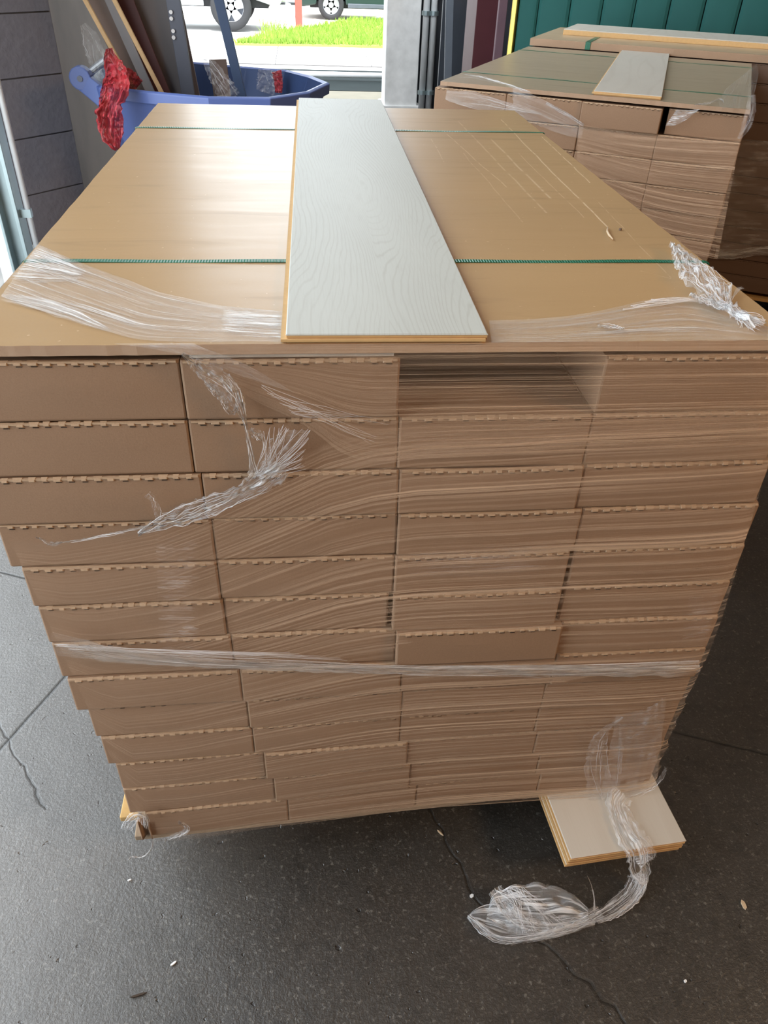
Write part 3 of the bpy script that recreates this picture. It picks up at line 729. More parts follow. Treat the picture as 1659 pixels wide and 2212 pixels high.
# film band lying on the left of the lid
sheet('film_band', [lp_(83,527), lp_(160,563), lp_(250,595), lp_(330,628), lp_(400,646), lp_(500,664), lp_(612,672)],
      [lp_(2,640), lp_(60,662), lp_(150,690), lp_(240,718), lp_(300,736), lp_(420,739,.003), lp_(612,739,.003)], M_film_top, 80, 30, .0028, (5, 22), nrm=Vector((0,0,1)), seed=2, label='bright film band over the left of the lid')
sheet('film_fan', [lp_(84,530,.004), lp_(130,548,.004), lp_(190,585,.004)], [lp_(6,612,.004), lp_(70,612,.004), lp_(170,608,.004)], M_film_fan, 30, 20, .003, (4, 18), nrm=Vector((0,0,1)), seed=4)
sheet('film_fan', [lp_(2,634,.004), lp_(90,640,.004), lp_(170,668,.004), lp_(245,716,.004)], [lp_(0,650,.004), lp_(80,672,.004), lp_(160,697,.004), lp_(245,720,.004)], M_film_fan, 40, 12, .003, (4, 12), nrm=Vector((0,0,1)), seed=6)
sheet('film_fan', [lp_(480,668,.004), lp_(540,671,.004), lp_(612,676,.004)], [lp_(478,722,.004), lp_(540,728,.004), lp_(612,732,.004)], M_film_fan, 30, 20, .002, (4, 18), nrm=Vector((0,0,1)), seed=7)
# the narrow neck that runs from the lid edge down to the tear
sheet('film_neck', [edge(250,.004), fp(330,752,.016), fp(405,770,.014), fp(470,790,.013), fp(520,812,.013)], [edge(420,.004), fp(440,752,.016), fp(470,762,.014), fp(540,790,.013), fp(640,850,.012)], M_film_soft, 40, 8, .003, seed=11)

def ribbon(name, pts, widths, mt, nu=60, nv=10, fold=.006, nrm=Vector((0,-1,0)), seed=0, parent=wrap, strands=0, sr=.0006, tail=0.0, sm=2, side=None, label=None, freq=9):
    """crumpled strip along a path, with optional loose threads running beside it"""
    P = smooth([Vector(p) for p in pts], sm); b = MB()
    def wid(u):
        s = u*(len(widths)-1); i = min(int(s), len(widths)-2); return widths[i]*(1-s+i)+widths[i+1]*(s-i)
    def frame(u):
        a = interp(P, max(0, u-.01)); c = interp(P, min(1, u+.01)); d = (c-a).normalized()
        return (side.normalized() if side else d.cross(nrm).normalized())
    def f(u, v):
        p = interp(P, u); s = frame(u); w = wid(u)
        j = noise.noise(Vector((u*freq*1.4, v*3.5, seed)))
        e = noise.noise(Vector((u*freq*4.0, v*2, seed+20)))*.22*(abs(v-.5)*2)
        z = abs(noise.noise(Vector((u*freq, v*7, seed+40))))*fold + fold*.8*abs(noise.noise(Vector((u*freq*2.5, v*13, seed+60))))
        return p + s*w*((v-.5)*(1+e)+.05*j) + nrm*z
    b.grid(f, nu, nv); o = b.build(name, mt, parent, smooth=True, label=label)
    if strands:
        rnd = random.Random(seed); b = MB()
        for k in range(int(strands*.6)):
            v0 = rnd.uniform(0, 1); v1 = min(1, max(0, v0+rnd.uniform(-.4, .4))); u0 = rnd.uniform(0, .6); u1 = min(1, u0+rnd.uniform(.25, .6))
            q = []
            for i in range(9):
                u = u0+(u1-u0)*i/8; v = v0+(v1-v0)*i/8; q.append(f(u, v)+nrm*(.0012+fold*.3*abs(noise.noise(Vector((u*6, k, seed))))))
            b.tube(q, [sr*.6*(.4+.6*math.sin(3.14*(i+.3)/9)) for i in range(9)], 4)
        b.build('film_threads', M_film_thread, parent, kind='stuff')
    return o
M_film_thread = NT('film_thread'); M_film_thread = M_film_thread.set(Base_Color=(.9,.9,.92), Roughness=.2, Alpha=.5)
def hairs(pts_from, pts_to, n, r=.0006, seed=0, parent=wrap, bulge=.006, nrm=Vector((0,-1,0)), mt=None):
    rnd = random.Random(seed); b = MB()
    for k in range(n):
        a = interp(pts_from, rnd.random()); c = interp(pts_to, rnd.random()); q = []
        for i in range(7):
            t_ = i/6; p = a.lerp(c, t_)+nrm*(bulge*math.sin(t_*3.14)*rnd.uniform(.6, 1))
            p += Vector((noise.noise(Vector((t_*2, k, seed))), 0, noise.noise(Vector((t_*2, k+.5, seed)))))*.006; q.append(p)
        b.tube(q, [r*(1-.6*i/6) for i in range(7)], 4)
    return b.build('film_threads', mt or M_film_thread, parent, kind='stuff')
# torn edge: neck -> knot -> string -> fan -> rope to the left
ribbon('film_strand', [fp(*p, .013) for p in ((395,762),(430,790),(468,815),(495,840),(515,872),(528,905))], [.004,.018,.03,.028,.018,.006], M_film_crumple, 60, 12, .008, seed=1, strands=10, label='torn crumpled film strand')
ribbon('film_strand', [fp(*p, .012) for p in ((450,828),(470,845),(485,865),(492,885),(505,893),(512,875))], [.005,.012,.01,.007,.006,.004], M_film_crumple, 40, 8, .006, seed=2, strands=6)
ribbon('film_strand', [fp(*p, .014) for p in ((526,895),(533,930),(540,965),(546,1000),(549,1032))], [.007,.005,.007,.009,.02], M_film_rope, 40, 8, .004, seed=3, strands=10)
ribbon('film_strand', [fp(*p, .013) for p in ((540,925),(556,938),(566,950))], [.006,.016,.004], M_film_crumple, 20, 6, .006, seed=33, strands=5)
ribbon('film_strand', [fp(*p, .014) for p in ((610,1010),(560,1042),(510,1068),(450,1090),(390,1112),(345,1126),(300,1148))], [.03,.036,.026,.03,.032,.022,.004], M_film_crumple, 80, 14, .009, seed=4, strands=26, label='thick torn film strand')
ribbon('film_strand', [fp(*p, .013) for p in ((345,1120),(338,1095),(330,1075),(318,1066))], [.008,.012,.008,.012], M_film_soft, 30, 8, .005, seed=5, strands=4)
ribbon('film_strand', [fp(*p, .013) for p in ((330,1134),(230,1154),(170,1166),(108,1174))], [.006,.004,.003,.002], M_film_rope, 60, 5, .003, seed=6, strands=6)
ribbon('film_strand', [fp(*p, .013) for p in ((135,1170),(108,1176),(95,1165),(78,1159))], [.002,.009,.005,.002], M_film_crumple, 20, 5, .004, seed=61, strands=3)
hairs([fp(548,1030), fp(600,1015)], [fp(562,935), fp(600,920), fp(640,925), fp(672,928), fp(650,1000), fp(665,1020)], 40, .0005, 2)
sheet('film_fan', [fp(552,1025,.014), fp(575,1020,.014), fp(610,1012,.014)], [fp(570,955,.014), fp(622,925,.014), fp(668,930,.014)], M_film_soft, 20, 24, .008, (14, 3), seed=14)
# glints stretched across the top left cartons
hairs([fp(560,830), fp(640,900)], [fp(700,905), fp(855,900), fp(800,960)], 14, .0003, 5, bulge=.002)
# long twisted band halfway down
ribbon('film_roll', [fp(*p, .016) for p in ((106,1388),(180,1402),(300,1420),(450,1431),(600,1437),(750,1441),(900,1447),(1050,1446),(1200,1447),(1350,1446),(1450,1443),(1516,1434))],
       [.05,.036,.026,.022,.022,.024,.022,.026,.030,.030,.034,.05], M_film_rope, 160, 12, .006, seed=7, strands=14, sr=.0003, label='twisted whitish film band halfway down', freq=12)
hairs([fp(116,1392), fp(150,1400)], [fp(600,1410), fp(900,1440)], 14, .0005, 8, bulge=.003)
hairs([fp(1510,1425), fp(1512,1450)], [fp(800,1440), fp(1100,1440)], 14, .0006, 9, bulge=.004)
sheet('painted_glint', [fp(*p, .0125) for p in ((335,1140),(380,1140),(430,1140))], [fp(*p, .0125) for p in ((345,1430),(385,1430),(430,1430))], M_film_glint, 12, 60, .002, (4, 30), seed=91)  # added sheets that paint soft glints over the wrapped cartons
sheet('painted_glint', [fp(*p, .0125) for p in ((1490,1275),(1530,1272),(1572,1268))], [fp(*p, .0125) for p in ((1470,1400),(1500,1396),(1528,1392))], M_film_glint, 12, 30, .002, (4, 20), seed=92)
sheet('painted_glint', [fp(*p, .0125) for p in ((880,1190),(1020,1180),(1200,1170))], [fp(*p, .0125) for p in ((880,1250),(1020,1245),(1190,1240))], M_film_glint, 30, 20, .002, (8, 20), seed=93)
# fold of loose film near the lower right and the tail to the floor
sheet('film_fold', [fp(1330,1545,.014), fp(1400,1530,.014), fp(1440,1500,.014)], [fp(1295,1725,.014), fp(1350,1722,.014), fp(1425,1698,.014)], M_film_soft, 30, 40, .006, (7, 3), seed=15, label='loose fold of film at the lower right')
ribbon('film_fold', [fp(*p, .018) for p in ((1345,1548),(1295,1580),(1285,1640),(1292,1690),(1305,1722))], [.004,.03,.045,.05,.06], M_film_soft, 50, 10, .006, seed=16, strands=10)
ribbon('film_fold', [fp(*p, .018) for p in ((1338,1560),(1340,1600),(1338,1640),(1332,1700))], [.004,.006,.008,.012], M_film_soft, 40, 6, .006, seed=17, strands=6)
ribbon('film_fold', [fp(*p, .018) for p in ((1460,1655),(1440,1675),(1415,1695),(1385,1712),(1350,1722))], [.006,.01,.014,.012,.008], M_film_soft, 40, 6, .006, seed=18, strands=8)
ztop = zs+.006
tail = [fp(1345,1715,.02), at(1330,1735,z=ztop), at(1345,1775,z=ztop), at(1365,1815,z=ztop), at(1385,1836,z=ztop)]
e0 = at(1388,1842,z=ztop)
tail += [Vector((e0.x+.004, e0.y-.012, .10)), at(1380,1880,z=.06), at(1372,1925,z=.02), at(1330,1962,z=.012), at(1285,1985,z=.012)]
ribbon('film_tail', tail, [.05,.05,.055,.06,.062,.058,.045,.04,.035,.03,.018], M_film_crumple, 130, 18, .010, nrm=Vector((0,-.35,.94)), seed=21, strands=40, sr=.0006, label='film tail hanging to the floor', freq=11)
fl = lambda px, py, h=.012: at(px, py, z=h)
sheet('film_tail', [fl(1270,1962,.03), fl(1240,1930,.045), fl(1185,1912,.055), fl(1120,1912,.05), fl(1065,1930,.04), fl(1055,1960,.02)],
      [fl(1268,1990,.01), fl(1240,2010,.008), fl(1200,2022,.008), fl(1150,2026,.008), fl(1100,2015,.008), fl(1050,1990,.01)], M_film_crumple, 70, 40, .02, (5, 5), nrm=Vector((0,0,1)), seed=22, label='crumpled film heap on the floor')
sheet('film_tail', [fl(1285,1975,.02), fl(1220,1985,.02), fl(1120,1965,.02), fl(1060,1950,.02), fl(1035,1960,.02), fl(1010,1978,.004)],
      [fl(1285,2000,.006), fl(1210,2026,.004), fl(1130,2034,.004), fl(1080,2034,.004), fl(1040,2010,.004), fl(1010,1982,.003)], M_film_crumple, 70, 24, .014, (6, 5), nrm=Vector((0,0,1)), seed=23)
ribbon('film_tail', [fl(1298,1972), fl(1240,1998), fl(1190,2018), fl(1140,2030), fl(1085,2034), fl(1045,2015), fl(1012,1980)], [.03,.026,.02,.016,.014,.018,.012], M_film_crumple, 90, 10, .01, nrm=Vector((0,0,1)), seed=24, strands=20, sr=.0006)
ribbon('film_tail', [fl(1068,1922,.04), fl(1085,1950,.03), fl(1115,1985,.02), fl(1180,2010,.012), fl(1230,2005,.01)], [.03,.04,.03,.02,.01], M_film_crumple, 60, 12, .014, nrm=Vector((0,0,1)), seed=25, strands=14, sr=.0006)
ribbon('film_tail', [fl(1283,1972,.014), fl(1284,1945,.03), fl(1279,1915,.05), fl(1268,1890,.06)], [.006,.003,.002,.001], M_film_rope, 30, 4, .002, nrm=Vector((0,0,1)), seed=26, strands=2)
hairs([fl(1070,1925,.045), fl(1130,1915,.055)], [fl(1240,2000,.02), fl(1110,2020,.02)], 26, .0005, 31, bulge=.02, nrm=Vector((0,0,1)))
# crumple at the right corner of the lid
R_ = lambda px, py, h=.006: at(px, py, z=H+h)
ribbon('film_crumple', [R_(1452,535), R_(1475,562), R_(1500,592), R_(1530,625), R_(1560,665), R_(1595,690), R_(1640,708)], [.012,.03,.05,.062,.045,.018,.03], M_film_crumple, 90, 18, .014, nrm=Vector((0,0,1)), seed=41, strands=50, sr=.0005, label='crumpled white film at the right corner of the lid')
ribbon('film_crumple', [R_(1490,640), R_(1510,648), R_(1540,660), R_(1565,675)], [.006,.02,.025,.01], M_film_crumple, 30, 8, .008, nrm=Vector((0,0,1)), seed=42, strands=16)
ribbon('film_crumple', [R_(1570,668), R_(1582,645), R_(1594,625), R_(1603,622)], [.004,.003,.004,.01], M_film_rope, 30, 4, .003, nrm=Vector((0,0,1)), seed=43, strands=4)
hairs([R_(1570,672), R_(1600,690)], [R_(1590,705), R_(1640,712), R_(1655,690)], 24, .0006, 44, bulge=.004, nrm=Vector((0,0,1)))
hairs([R_(1340,668), R_(1420,650)], [R_(1480,645), R_(1530,650)], 16, .0006, 45, bulge=.002, nrm=Vector((0,0,1)))
ribbon('film_crumple', [R_(1290,705,.004), R_(1320,708,.004), R_(1348,714,.004)], [.008,.014,.006], M_film_crumple, 20, 6, .004, nrm=Vector((0,0,1)), seed=46, strands=8)
# crumple at the lower left corner
ribbon('film_crumple', [fp(*p, .014) for p in ((272,1790),(285,1765),(298,1754),(312,1762),(318,1785))], [.02,.022,.02,.016,.008], M_film_crumple, 50, 10, .008, seed=51, strands=30, label='torn film at the lower left corner')
ribbon('film_crumple', [fp(*p, .014) for p in ((330,1808),(331,1825),(322,1842),(303,1852),(285,1848),(277,1858))], [.003,.004,.004,.004,.006,.004], M_film_rope, 40, 5, .003, seed=52, strands=6)
ribbon('film_crumple', [fp(*p, .014) for p in ((350,1812),(375,1805),(400,1795),(408,1785),(385,1772))], [.004,.012,.014,.01,.004], M_film_crumple, 40, 8, .006, seed=53, strands=14)
a = fp(296,1768,.006); c = fp(328,1812,.006)
b = MB(); b.grid(lambda u, v: Vector((a.x+(c.x-a.x)*u, a.y+.012*math.sin(u*3.14), .152+.062*v*(1-.25*u))), 8, 4); fo = b.build('torn_flap', M_card, smooth=True)
fo.modifiers.new('thick', 'SOLIDIFY').thickness = .003; tag(fo, 'torn cardboard flap at the lower left corner of the front stack', 'cardboard')

# ------------------------------------------------------------------ second stack (right, behind)
TH2 = -.4643; E2 = Vector((math.cos(TH2), math.sin(TH2), 0)); N2 = Vector((-E2.y, E2.x, 0)); O2 = Vector((.926, 2.244, H)) - N2*.09
def S2(e, n, z=0): return O2 + E2*e + N2*n + Vector((0,0,z))
def f2(px, py, off=.01): return at_plane(px, py, S2(0, -off), N2)
scr2 = [((.1,.8),(.5,.9),.004,.25), ((.25,.45),(.4,.5),.004,.2)]
lid('lid_board', 'dull tan lid board covering the right-hand stack', S2(0,0), TH2, 1.02, 1.375, scr2, col=(.40, .32, .22))
hs = .0775
for r in range(13):
    for c in range(4):
        if r > 7 and c < 3 and c != 2: pass
        s0 = -.02+.26*c; w = .26; z = H-.018-hs*(r+1); dy = random.uniform(-.003, .005)
        if r == 0 and c == 2: dy = -.012
        if r == 0 and c == 3: s0 += .018; w -= .018; dy = .01
        lab = f'brown flooring carton, {COL[c]} in the {ORD[r]} row of the right-hand stack'
        if r == 12: lab = f'brown flooring carton, {COL[c]} in the lowest row of the right-hand stack'
        p = S2(s0, .004+dy); carton('flooring_carton', lab, 'cartons of the right-hand stack', (p.x, p.y, z), TH2, w, hs-.001, 1.35, 500+r*10+c, mt=M_card_shade if False else M_card)
def S2s(k, n_, lab): return strap(lab, (S2(-.002, n_), S2(1.022, n_)), H, .012, w=.011)
S2s(0, .285, 'nearer dark green strap crossing the right-hand stack lid'); S2s(1, 1.19, 'farther dark green strap crossing the right-hand stack lid')
pal2 = thing('wooden_pallet', 'wooden pallet under the right-hand stack', 'pallet', (S2(0,0).x, S2(0,0).y, 0), TH2)
for k in range(6):
    b = MB(); b.box((0, k*.24, .137), (1.02, k*.24+.13, .152)); b.build('deck_board', M_wood_dull, pal2, local=True)
for x0 in (0, .46, .92):
    b = MB(); b.box((x0, 0, .02), (x0+.1, 1.33, .137)); b.build('stringer', M_wood_dull, pal2, local=True)
for k in (0, 2, 5):
    b = MB(); b.box((0, k*.24, 0), (1.02, k*.24+.13, .02)); b.build('bottom_board', M_wood_dull, pal2, local=True)
zt2 = H+.012
plank('sample_plank', 'shorter pale laminate plank lying on the right-hand stack lid', (at(1283,196,z=zt2), at(1430,208,z=zt2), at(1485,114,z=zt2), at(1385,109,z=zt2)), .011, M_oak2)
w2 = thing('stretch_wrap', 'clear stretch film draped over the right-hand stack', 'stretch film', (1.2, 2.0, .9))
T2 = lambda px, py, h=.003: at(px, py, z=H+h)
sheet('film_sheet', [f2(966,178,.012), T2(1000,162), T2(1060,174), T2(1120,192), f2(1190,222,.014), f2(1262,268,.014)], [f2(962,215,.012), f2(1020,235,.012), f2(1090,250,.012), f2(1150,265,.012), f2(1210,290,.012), f2(1256,300,.012)], M_film_soft, 60, 30, .006, (8, 8), parent=w2, nrm=-N2, seed=61, label='film over the left corner')
sheet('film_sheet', [f2(*p, .014) for p in ((1250,268),(1350,285),(1440,292),(1600,298))], [f2(*p, .014) for p in ((1240,440),(1340,500),(1440,540),(1550,560))], M_film, 50, 30, .003, parent=w2, nrm=-N2, seed=62)
ribbon('film_glint', [T2(1000,162,.006), T2(1040,168,.006), T2(1090,182,.006), T2(1145,202,.006)], [.01,.02,.02,.008], M_film_fan, 50, 8, .006, nrm=Vector((0,0,1)), parent=w2, seed=63, strands=16)
ribbon('film_glint', [f2(*p, .016) for p in ((964,205),(1000,212),(1060,222),(1120,236),(1170,246))], [.03,.05,.035,.02,.006], M_film_top, 50, 8, .006, nrm=-N2, parent=w2, seed=64, strands=20)
ribbon('film_glint', [f2(*p, .016) for p in ((1180,222),(1220,244),(1260,270))], [.01,.012,.008], M_film_crumple, 40, 6, .005, nrm=-N2, parent=w2, seed=65, strands=10)
sheet('film_flap', [f2(*p, .014) for p in ((1462,236),(1490,238),(1512,236))], [f2(*p, .018) for p in ((1437,272),(1458,272),(1478,262))], M_film_crumple, 16, 16, .006, (3, 10), parent=w2, nrm=-N2, seed=66, label='torn film flap by the corner')
ribbon('film_glint', [T2(1500,228,.004), T2(1530,226,.004), T2(1556,214,.004), T2(1562,222,.004)], [.006,.012,.008,.004], M_film_crumple, 30, 6, .006, nrm=Vector((0,0,1)), parent=w2, seed=67, strands=12)
sheet('film_sheet', [T2(1635,138,.004), T2(1640,160,.004), T2(1630,200,.004), T2(1618,232,.004)], [T2(1570,190,.004), T2(1560,205,.004), T2(1550,222,.004), T2(1560,235,.004)], M_film_soft, 30, 14, .004, parent=w2, nrm=Vector((0,0,1)), seed=68)
ribbon('film_glint', [f2(*p, .02) for p in ((1625,205),(1622,240),(1612,275),(1596,300))], [.02,.03,.03,.01], M_film_soft, 40, 8, .006, nrm=-N2, parent=w2, seed=69, strands=8)

# ------------------------------------------------------------------ third stack, crosswise behind the second
def S3(e, n, z=0): return O2 + E2*e + N2*(n+1.40) + Vector((0,0,z+.033))
lid('lid_board', 'tan lid board of the rear stack below the green headboard', S3(0,0), TH2, 1.62, .76, [], thick=.03, col=(.52, .38, .24))
CO2 = ['left', 'right']
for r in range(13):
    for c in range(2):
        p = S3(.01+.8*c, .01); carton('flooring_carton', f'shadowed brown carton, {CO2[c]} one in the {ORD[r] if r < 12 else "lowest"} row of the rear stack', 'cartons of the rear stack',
                                     (p.x, p.y, H+.0-.078*(r+1)), TH2, .795, .077, .74, 900+r*3+c, mt=M_card_shade)
pal3 = thing('wooden_pallet', 'orange-brown wooden pallet under the rear stack', 'pallet', (S3(0,0).x, S3(0,0).y, 0), TH2)
for k in range(4):
    b = MB(); b.box((0, k*.2, .13), (1.6, k*.2+.13, .145)); b.build('deck_board', M_wood, pal3, local=True)
for x0 in (0, .5, 1.0, 1.5):
    b = MB(); b.box((x0, 0, .02), (x0+.1, .74, .13)); b.build('stringer', M_wood, pal3, local=True)
for k in (0, 3):
    b = MB(); b.box((0, k*.2, 0), (1.6, k*.2+.13, .02)); b.build('bottom_board', M_wood, pal3, local=True)
# flat pack lying on the rear lid, one strap over the front
a3 = S3(.10, .30); b = MB(); b.box((0, 0, .0), (1.5, .40, .022)); pk = thing('plank_bundle', 'thin pale plank bundle on the rear stack lid', 'planks', a3, TH2)
b.build('core', M_hdf, pk, local=True, bevel=.002); b = MB(); b.box((.002, .002, .022), (1.498, .398, .026)); b.build('decor_surface', M_oak2, pk, local=True)
t = thing('packing_strap', 'short green strap over the rear stack lid left of the plank bundle', 'strap', S3(.28, 0), TH2)
b = MB(); b.box((-.012, -.003, .0008), (.012, .29, .002)); b.build('top_run', M_strap, t, local=True)
b = MB(); b.box((-.012, -.003, -.03), (.012, -.0015, .002)); b.build('front_run', M_strap, t, local=True)
w3 = thing('stretch_wrap', 'ragged film skirt hanging over the rear stack front', 'stretch film', S3(.9, -.02, -.5))
f3 = lambda px, py, off=.012: at_plane(px, py, S3(0, -off), N2)
sheet('film_sheet', [f3(*p) for p in ((1560,300),(1610,300),(1700,310))], [f3(*p) for p in ((1545,555),(1600,548),(1700,545))], M_film_soft, 30, 30, .004, parent=w3, nrm=-N2, seed=71)
ribbon('film_hem', [f3(*p, .02) for p in ((1545,548),(1590,550),(1640,540),(1690,545))], [.05,.05,.04,.05], M_film_crumple, 40, 8, .008, nrm=-N2, parent=w3, seed=72, strands=20)

# ------------------------------------------------------------------ green channel-tufted headboard
PH = S3(0, 1.12); 
def hb(px, py=0): return at_plane(px, py, PH, N2)
he = [(hb(px)-O2).dot(E2) for px in (1122, 1165, 1234, 1304, 1375, 1450, 1526, 1604, 1686, 1770)]
nH = (PH-O2).dot(N2); zb = 0.0; ztp = 1.75
t = thing('velvet_headboard', 'tall green velvet headboard with vertical channels and gold edge', 'headboard', (S2(he[0], nH).x, S2(he[0], nH).y, 0), TH2)
for k in range(len(he)-1):
    w = he[k+1]-he[k]; x0 = he[k]-he[0]; b = MB(); n = 12; prf = []
    for i in range(n+1):
        a = i/n; prf.append((x0+.003+(w-.006)*a, -.016*(math.sin(math.pi*a)**.35)))
    pts = [(x, y, .2) for x, y in prf]+[(x0+w-.003, .04, .2), (x0+.003, .04, .2)]
    b.poly([Vector(p) for p in pts], ztp-.2, (0,0,1)); b.build('channel', M_velvet, t, local=True, smooth=False)
b = MB(); b.box((-.004, .04, .2), (he[-1]-he[0], .09, ztp)); b.build('backing', M_dark, t, local=True)
b = MB(); b.box((-.035, -.03, 0), (-.004, .09, ztp+.03)); b.box((-.035, -.03, ztp), (he[-1]-he[0], .09, ztp+.03)); b.build('gold_edge', M_gold, t, local=True, bevel=.004)
for xx in (.0, he[-1]-he[0]-.06):
    b = MB(); b.box((xx, .02, 0), (xx+.06, .08, .2)); b.build('leg', M_gold, t, local=True)

# ------------------------------------------------------------------ blue cart with offcuts
ZR = .93
cart = thing('tilt_cart', 'blue plastic tilt cart full of offcuts behind the front stack', 'cart', (-.1, 4.0, 0))
rim = [(-.60,3.62),(-.35,3.50),(-.05,3.38),(.24,3.40),(.43,3.60),(.54,3.93),(.46,4.15),(.32,4.38),(.08,4.48),(-.32,4.66),(-.66,4.66),(-.76,4.3),(-.74,3.9)]
floor_ = [(-.42,3.75),(-.25,3.70),(-.05,3.66),(.08,3.67),(.16,3.74),(.22,3.9),(.18,4.0),(.1,4.08),(-.05,4.14),(-.25,4.18),(-.4,4.18),(-.45,4.05),(-.46,3.88)]
cen = Vector((-.1, 3.98))
b = MB(); n = len(rim)
def ring(pts, z, k=0.0): return [Vector((cen.x+(x-cen.x)*(1-k), cen.y+(y-cen.y)*(1-k), z)) for x, y in pts]
rings = [ring(floor_, .17), ring(rim, ZR-.05, .02), ring(rim, ZR-.05, -.02), ring(rim, ZR, -.025), ring(rim, ZR+.008, 0), ring(rim, ZR, .035)]
V = [p for r in rings for p in r]; Fs = [(i*n+k, i*n+(k+1)%n, (i+1)*n+(k+1)%n, (i+1)*n+k) for i in range(len(rings)-1) for k in range(n)]
Fs.append(tuple(reversed(range(n)))); b.add(V, Fs); b.build('tub', M_blue, cart, bevel=.004)
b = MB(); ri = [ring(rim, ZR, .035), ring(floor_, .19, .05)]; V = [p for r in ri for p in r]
b.add(V, [(k, (k+1)%n, n+(k+1)%n, n+k) for k in range(n)]+[tuple(n+k for k in range(n))]); b.build('lining', M_blue_shade, cart)
# push lug at the left
b = MB(); la, lb = at(176,168,z=ZR+.03), at(235,215,z=ZR-.02)
b.bar((-.60, 3.66, ZR-.06), (la.x, la.y, ZR+.02), .05, .09, side=(0,1,0)); b.tube([(la.x, la.y-.035, ZR+.03), (la.x, la.y+.035, ZR+.03)], .055, 16); b.build('push_lug', M_blue, cart, bevel=.006)
b = MB(); b.tube([(la.x, la.y-.04, ZR+.03), (la.x, la.y+.04, ZR+.03)], .014, 12); b.build('lug_pin', M_angle, cart)
b = MB(); b.tube([(la.x, la.y-.0, ZR+.03), (-.74, 4.5, ZR+.03)], .016, 10); b.build('push_bar', M_angle, cart)
for (x, y) in ((-.3, 3.8), (-.3, 4.1), (.1, 3.8), (.1, 4.05)):
    b = MB(); b.tube([(x, y-.025, .07), (x, y+.025, .07)], .07, 18); wv = b.build('wheel', M_tire, cart); 
    b = MB(); b.box((x-.03, y-.04, .07), (x+.03, y-.03, .19)); b.box((x-.03, y+.03, .07), (x+.03, y+.04, .19)); b.build('fork', M_galv, cart)
# things leaning in the cart (each leans to the left against the wall side)
def leaning(name, label, cat, top, bot, y, w, th, mt, holes=False, over=.7):
    a = at(*bot, y=y); c = at(*top, y=y-.0); d = (c-a).normalized()
    zb_ = .2 + .02; a0 = a - d*((a.z-zb_)/d.z); c0 = c + d*over
    t = thing(name, label, cat, a0); b = MB(); b.bar(a0, c0, w, th, side=(1,0,0)); b.build('shaft', mt, t, bevel=.003)
    return t, a, c, d
leaning('leaning_board', 'wide grey-brown board leaning in the cart against the wall', 'board', (330,0), (372,190), 4.30, .30, .02, plain('greybrown_sheet', (.15,.13,.125), .6, var=.2, scale=4))
leaning('leaning_board', 'dark maroon board leaning in the cart below the pine battens', 'board', (262,0), (338,190), 4.22, .13, .02, M_board2)
leaning('leaning_board', 'brown board leaning in the cart beside the red bag', 'board', (218,0), (300,190), 4.12, .14, .02, M_board)
leaning('leaning_board', 'narrow grey laminate strip leaning between the pine battens', 'board', (237,0), (290,120), 4.08, .05, .012, M_board3)
leaning('pine_batten', 'left thin pine batten leaning above the red bag', 'batten', (184,0), (243,108), 3.98, .022, .02, M_stick)
leaning('pine_batten', 'right thin pine batten leaning in the cart, top cut off by the photo edge', 'batten', (247,0), (296,96), 4.0, .022, .02, M_stick)
t, a, c, d = leaning('slotted_post', 'dark slotted steel post with round holes leaning in the cart', 'post', (374,0), (398,150), 4.18, .075, .02, M_angle)
b = MB()
for px, py in ((369,26),(370,40),(374,67),(375,81)):
    q = at(px, py, y=4.16); b.tube([(q.x, q.y+.002, q.z), (q.x, q.y-.004, q.z)], .010, 12)
b.build('hole_light', M_white, t, kind='stuff')  # white discs painted for light showing through the post
leaning('navy_post', 'dark blue post leaning upright in the middle of the cart', 'post', (473,0), (522,205), 4.02, .05, .04, M_navy)
leaning('leaning_board', 'short brown scrap board beside the slotted post in the cart', 'board', (470,128), (480,205), 4.30, .10, .012, M_board, over=.0)
# bags and film scraps hanging in and over the cart
bg_ = lambda px, py, y=3.5: at(px, py, y=y)
rb = thing('red_bag', 'crumpled red plastic bag hanging over the left rim of the cart', 'bag', bg_(240,300,3.42))
ribbon('bag_skin', [bg_(236,104,3.62), bg_(240,130,3.58), bg_(252,160,3.52), bg_(255,190,3.44), bg_(243,215,3.42), bg_(238,250,3.42), bg_(240,285,3.42), bg_(256,322,3.42)], [.03,.08,.13,.12,.09,.13,.12,.02], M_red, 70, 20, .06, parent=rb, seed=81, freq=6)
ribbon('bag_fold', [bg_(250,180,3.62), bg_(275,165,3.66), bg_(300,185,3.7)], [.05,.1,.06], M_red, 30, 12, .04, parent=rb, seed=82, freq=6)
ribbon('bag_fold', [bg_(228,170,3.5), bg_(225,230,3.4), bg_(222,275,3.4)], [.02,.05,.03], M_red, 30, 10, .03, parent=rb, seed=83, freq=6)
cb = thing('film_scrap', 'clear film scrap caught on the batten above the red bag', 'film', bg_(215,150,3.8))
ribbon('film_skin', [bg_(180,52,3.8), bg_(192,72,3.8), bg_(205,105,3.75), bg_(215,140,3.7), bg_(225,172,3.66)], [.03,.09,.10,.09,.05], M_film_soft, 50, 16, .05, parent=cb, seed=84, strands=6, sr=.001, freq=6)
cb = thing('film_scrap', 'wispy film scrap standing up beside the navy post', 'film', bg_(470,200,3.85))
ribbon('film_skin', [bg_(437,118,3.9), bg_(455,140,3.88), bg_(470,165,3.86), bg_(488,195,3.85), bg_(500,215,3.84)], [.02,.07,.09,.11,.12], M_film_soft, 50, 14, .04, parent=cb, seed=85, strands=12, sr=.0012, freq=6)
hairs([bg_(440,122,3.9), bg_(450,135,3.9)], [bg_(408,110,3.9), bg_(440,108,3.9), bg_(420,132,3.9)], 6, .0018, 86, parent=cb)
cb = thing('film_scrap', 'clear film scrap draped inside the far right rim of the cart', 'film', bg_(575,180,4.2))
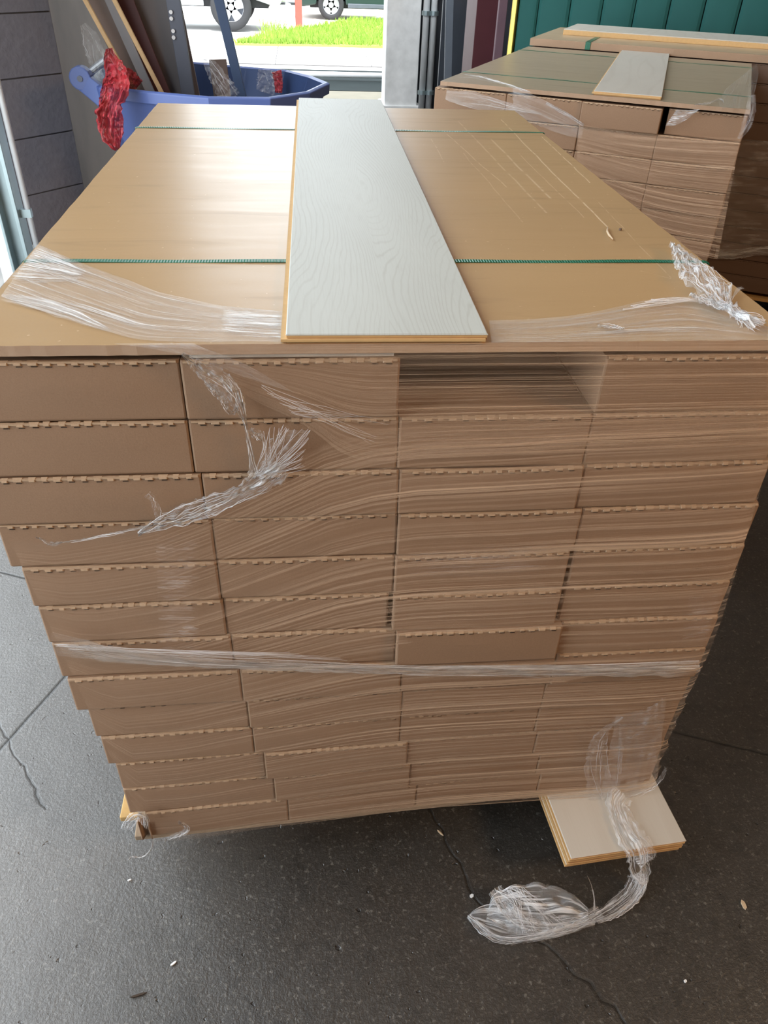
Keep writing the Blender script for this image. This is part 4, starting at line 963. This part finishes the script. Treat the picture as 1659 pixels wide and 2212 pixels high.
ribbon('film_skin', [bg_(585,150,4.25), bg_(578,175,4.2), bg_(572,200,4.15)], [.14,.12,.10], M_film_soft, 40, 14, .04, parent=cb, seed=87, strands=8, sr=.001, freq=6)
cb = thing('red_film_strip', 'narrow faded red film strip inside the far right rim of the cart', 'film', bg_(600,180,4.2))
ribbon('film_skin', [bg_(597,153,4.25), bg_(602,175,4.2), bg_(602,200,4.15)], [.06,.05,.04], M_red, 30, 10, .03, parent=cb, seed=88, freq=6)

# ------------------------------------------------------------------ small litter
def chip(label, px, py, z, l, w, ang_, mt=M_chip, name='wood_chip', cat='chip'):
    q = at(px, py, z=z); Mx = Matrix.Translation(q) @ Matrix.Rotation(ang_, 4, 'Z'); b = MB()
    pts = [(-l/2,0),(-l*.3,-w*.5),(l*.25,-w*.45),(l/2,w*.1),(l*.2,w*.5),(-l*.35,w*.4)]
    b.poly([Mx @ Vector((x, y, 0)) for x, y in pts], .003, (0,0,1)); return tag(b.build(name, mt), label, cat)
chip('pale splintered wood chip on the floor right of the film heap', 1606, 1955, .001, .02, .008, 1.5)
chip('thin wood splinter on the floor under the front edge of the stack', 951, 1800, .001, .018, .003, -.9)
chip('tiny white crumb on the floor left of the film heap', 1019, 1936, .001, .009, .007, .3, M_white, 'foam_crumb', 'crumb')
chip('small white shaving on the floor at the bottom middle of the photo', 375, 2082, .001, .013, .004, .6, M_white, 'plastic_shaving', 'shaving')
chip('small white shaving on the floor right of the twisted film end', 280, 1902, .001, .008, .003, .2, M_white, 'plastic_shaving', 'shaving')
chip('dark splinter on the floor at the lower left', 300, 2150, .001, .03, .004, .2, M_slit, 'dark_splinter', 'splinter')
chip('tiny white crumb on the floor at the lower right corner', 1480, 2120, .001, .006, .005, .2, M_white, 'foam_crumb', 'crumb')
b = MB(); b.tube([at(*p, z=H+.003) for p in ((1313,492),(1312,500),(1316,508),(1324,517))], [.0012,.0018,.0018,.001], 6)
tag(b.build('curled_shaving', M_chip, smooth=True), 'curled pale shaving on the right half of the front lid', 'shaving')
chip('tiny brown crumb beside the curled shaving on the front lid', 1340, 497, H+.001, .006, .004, .4, M_board, 'crumb', 'crumb')
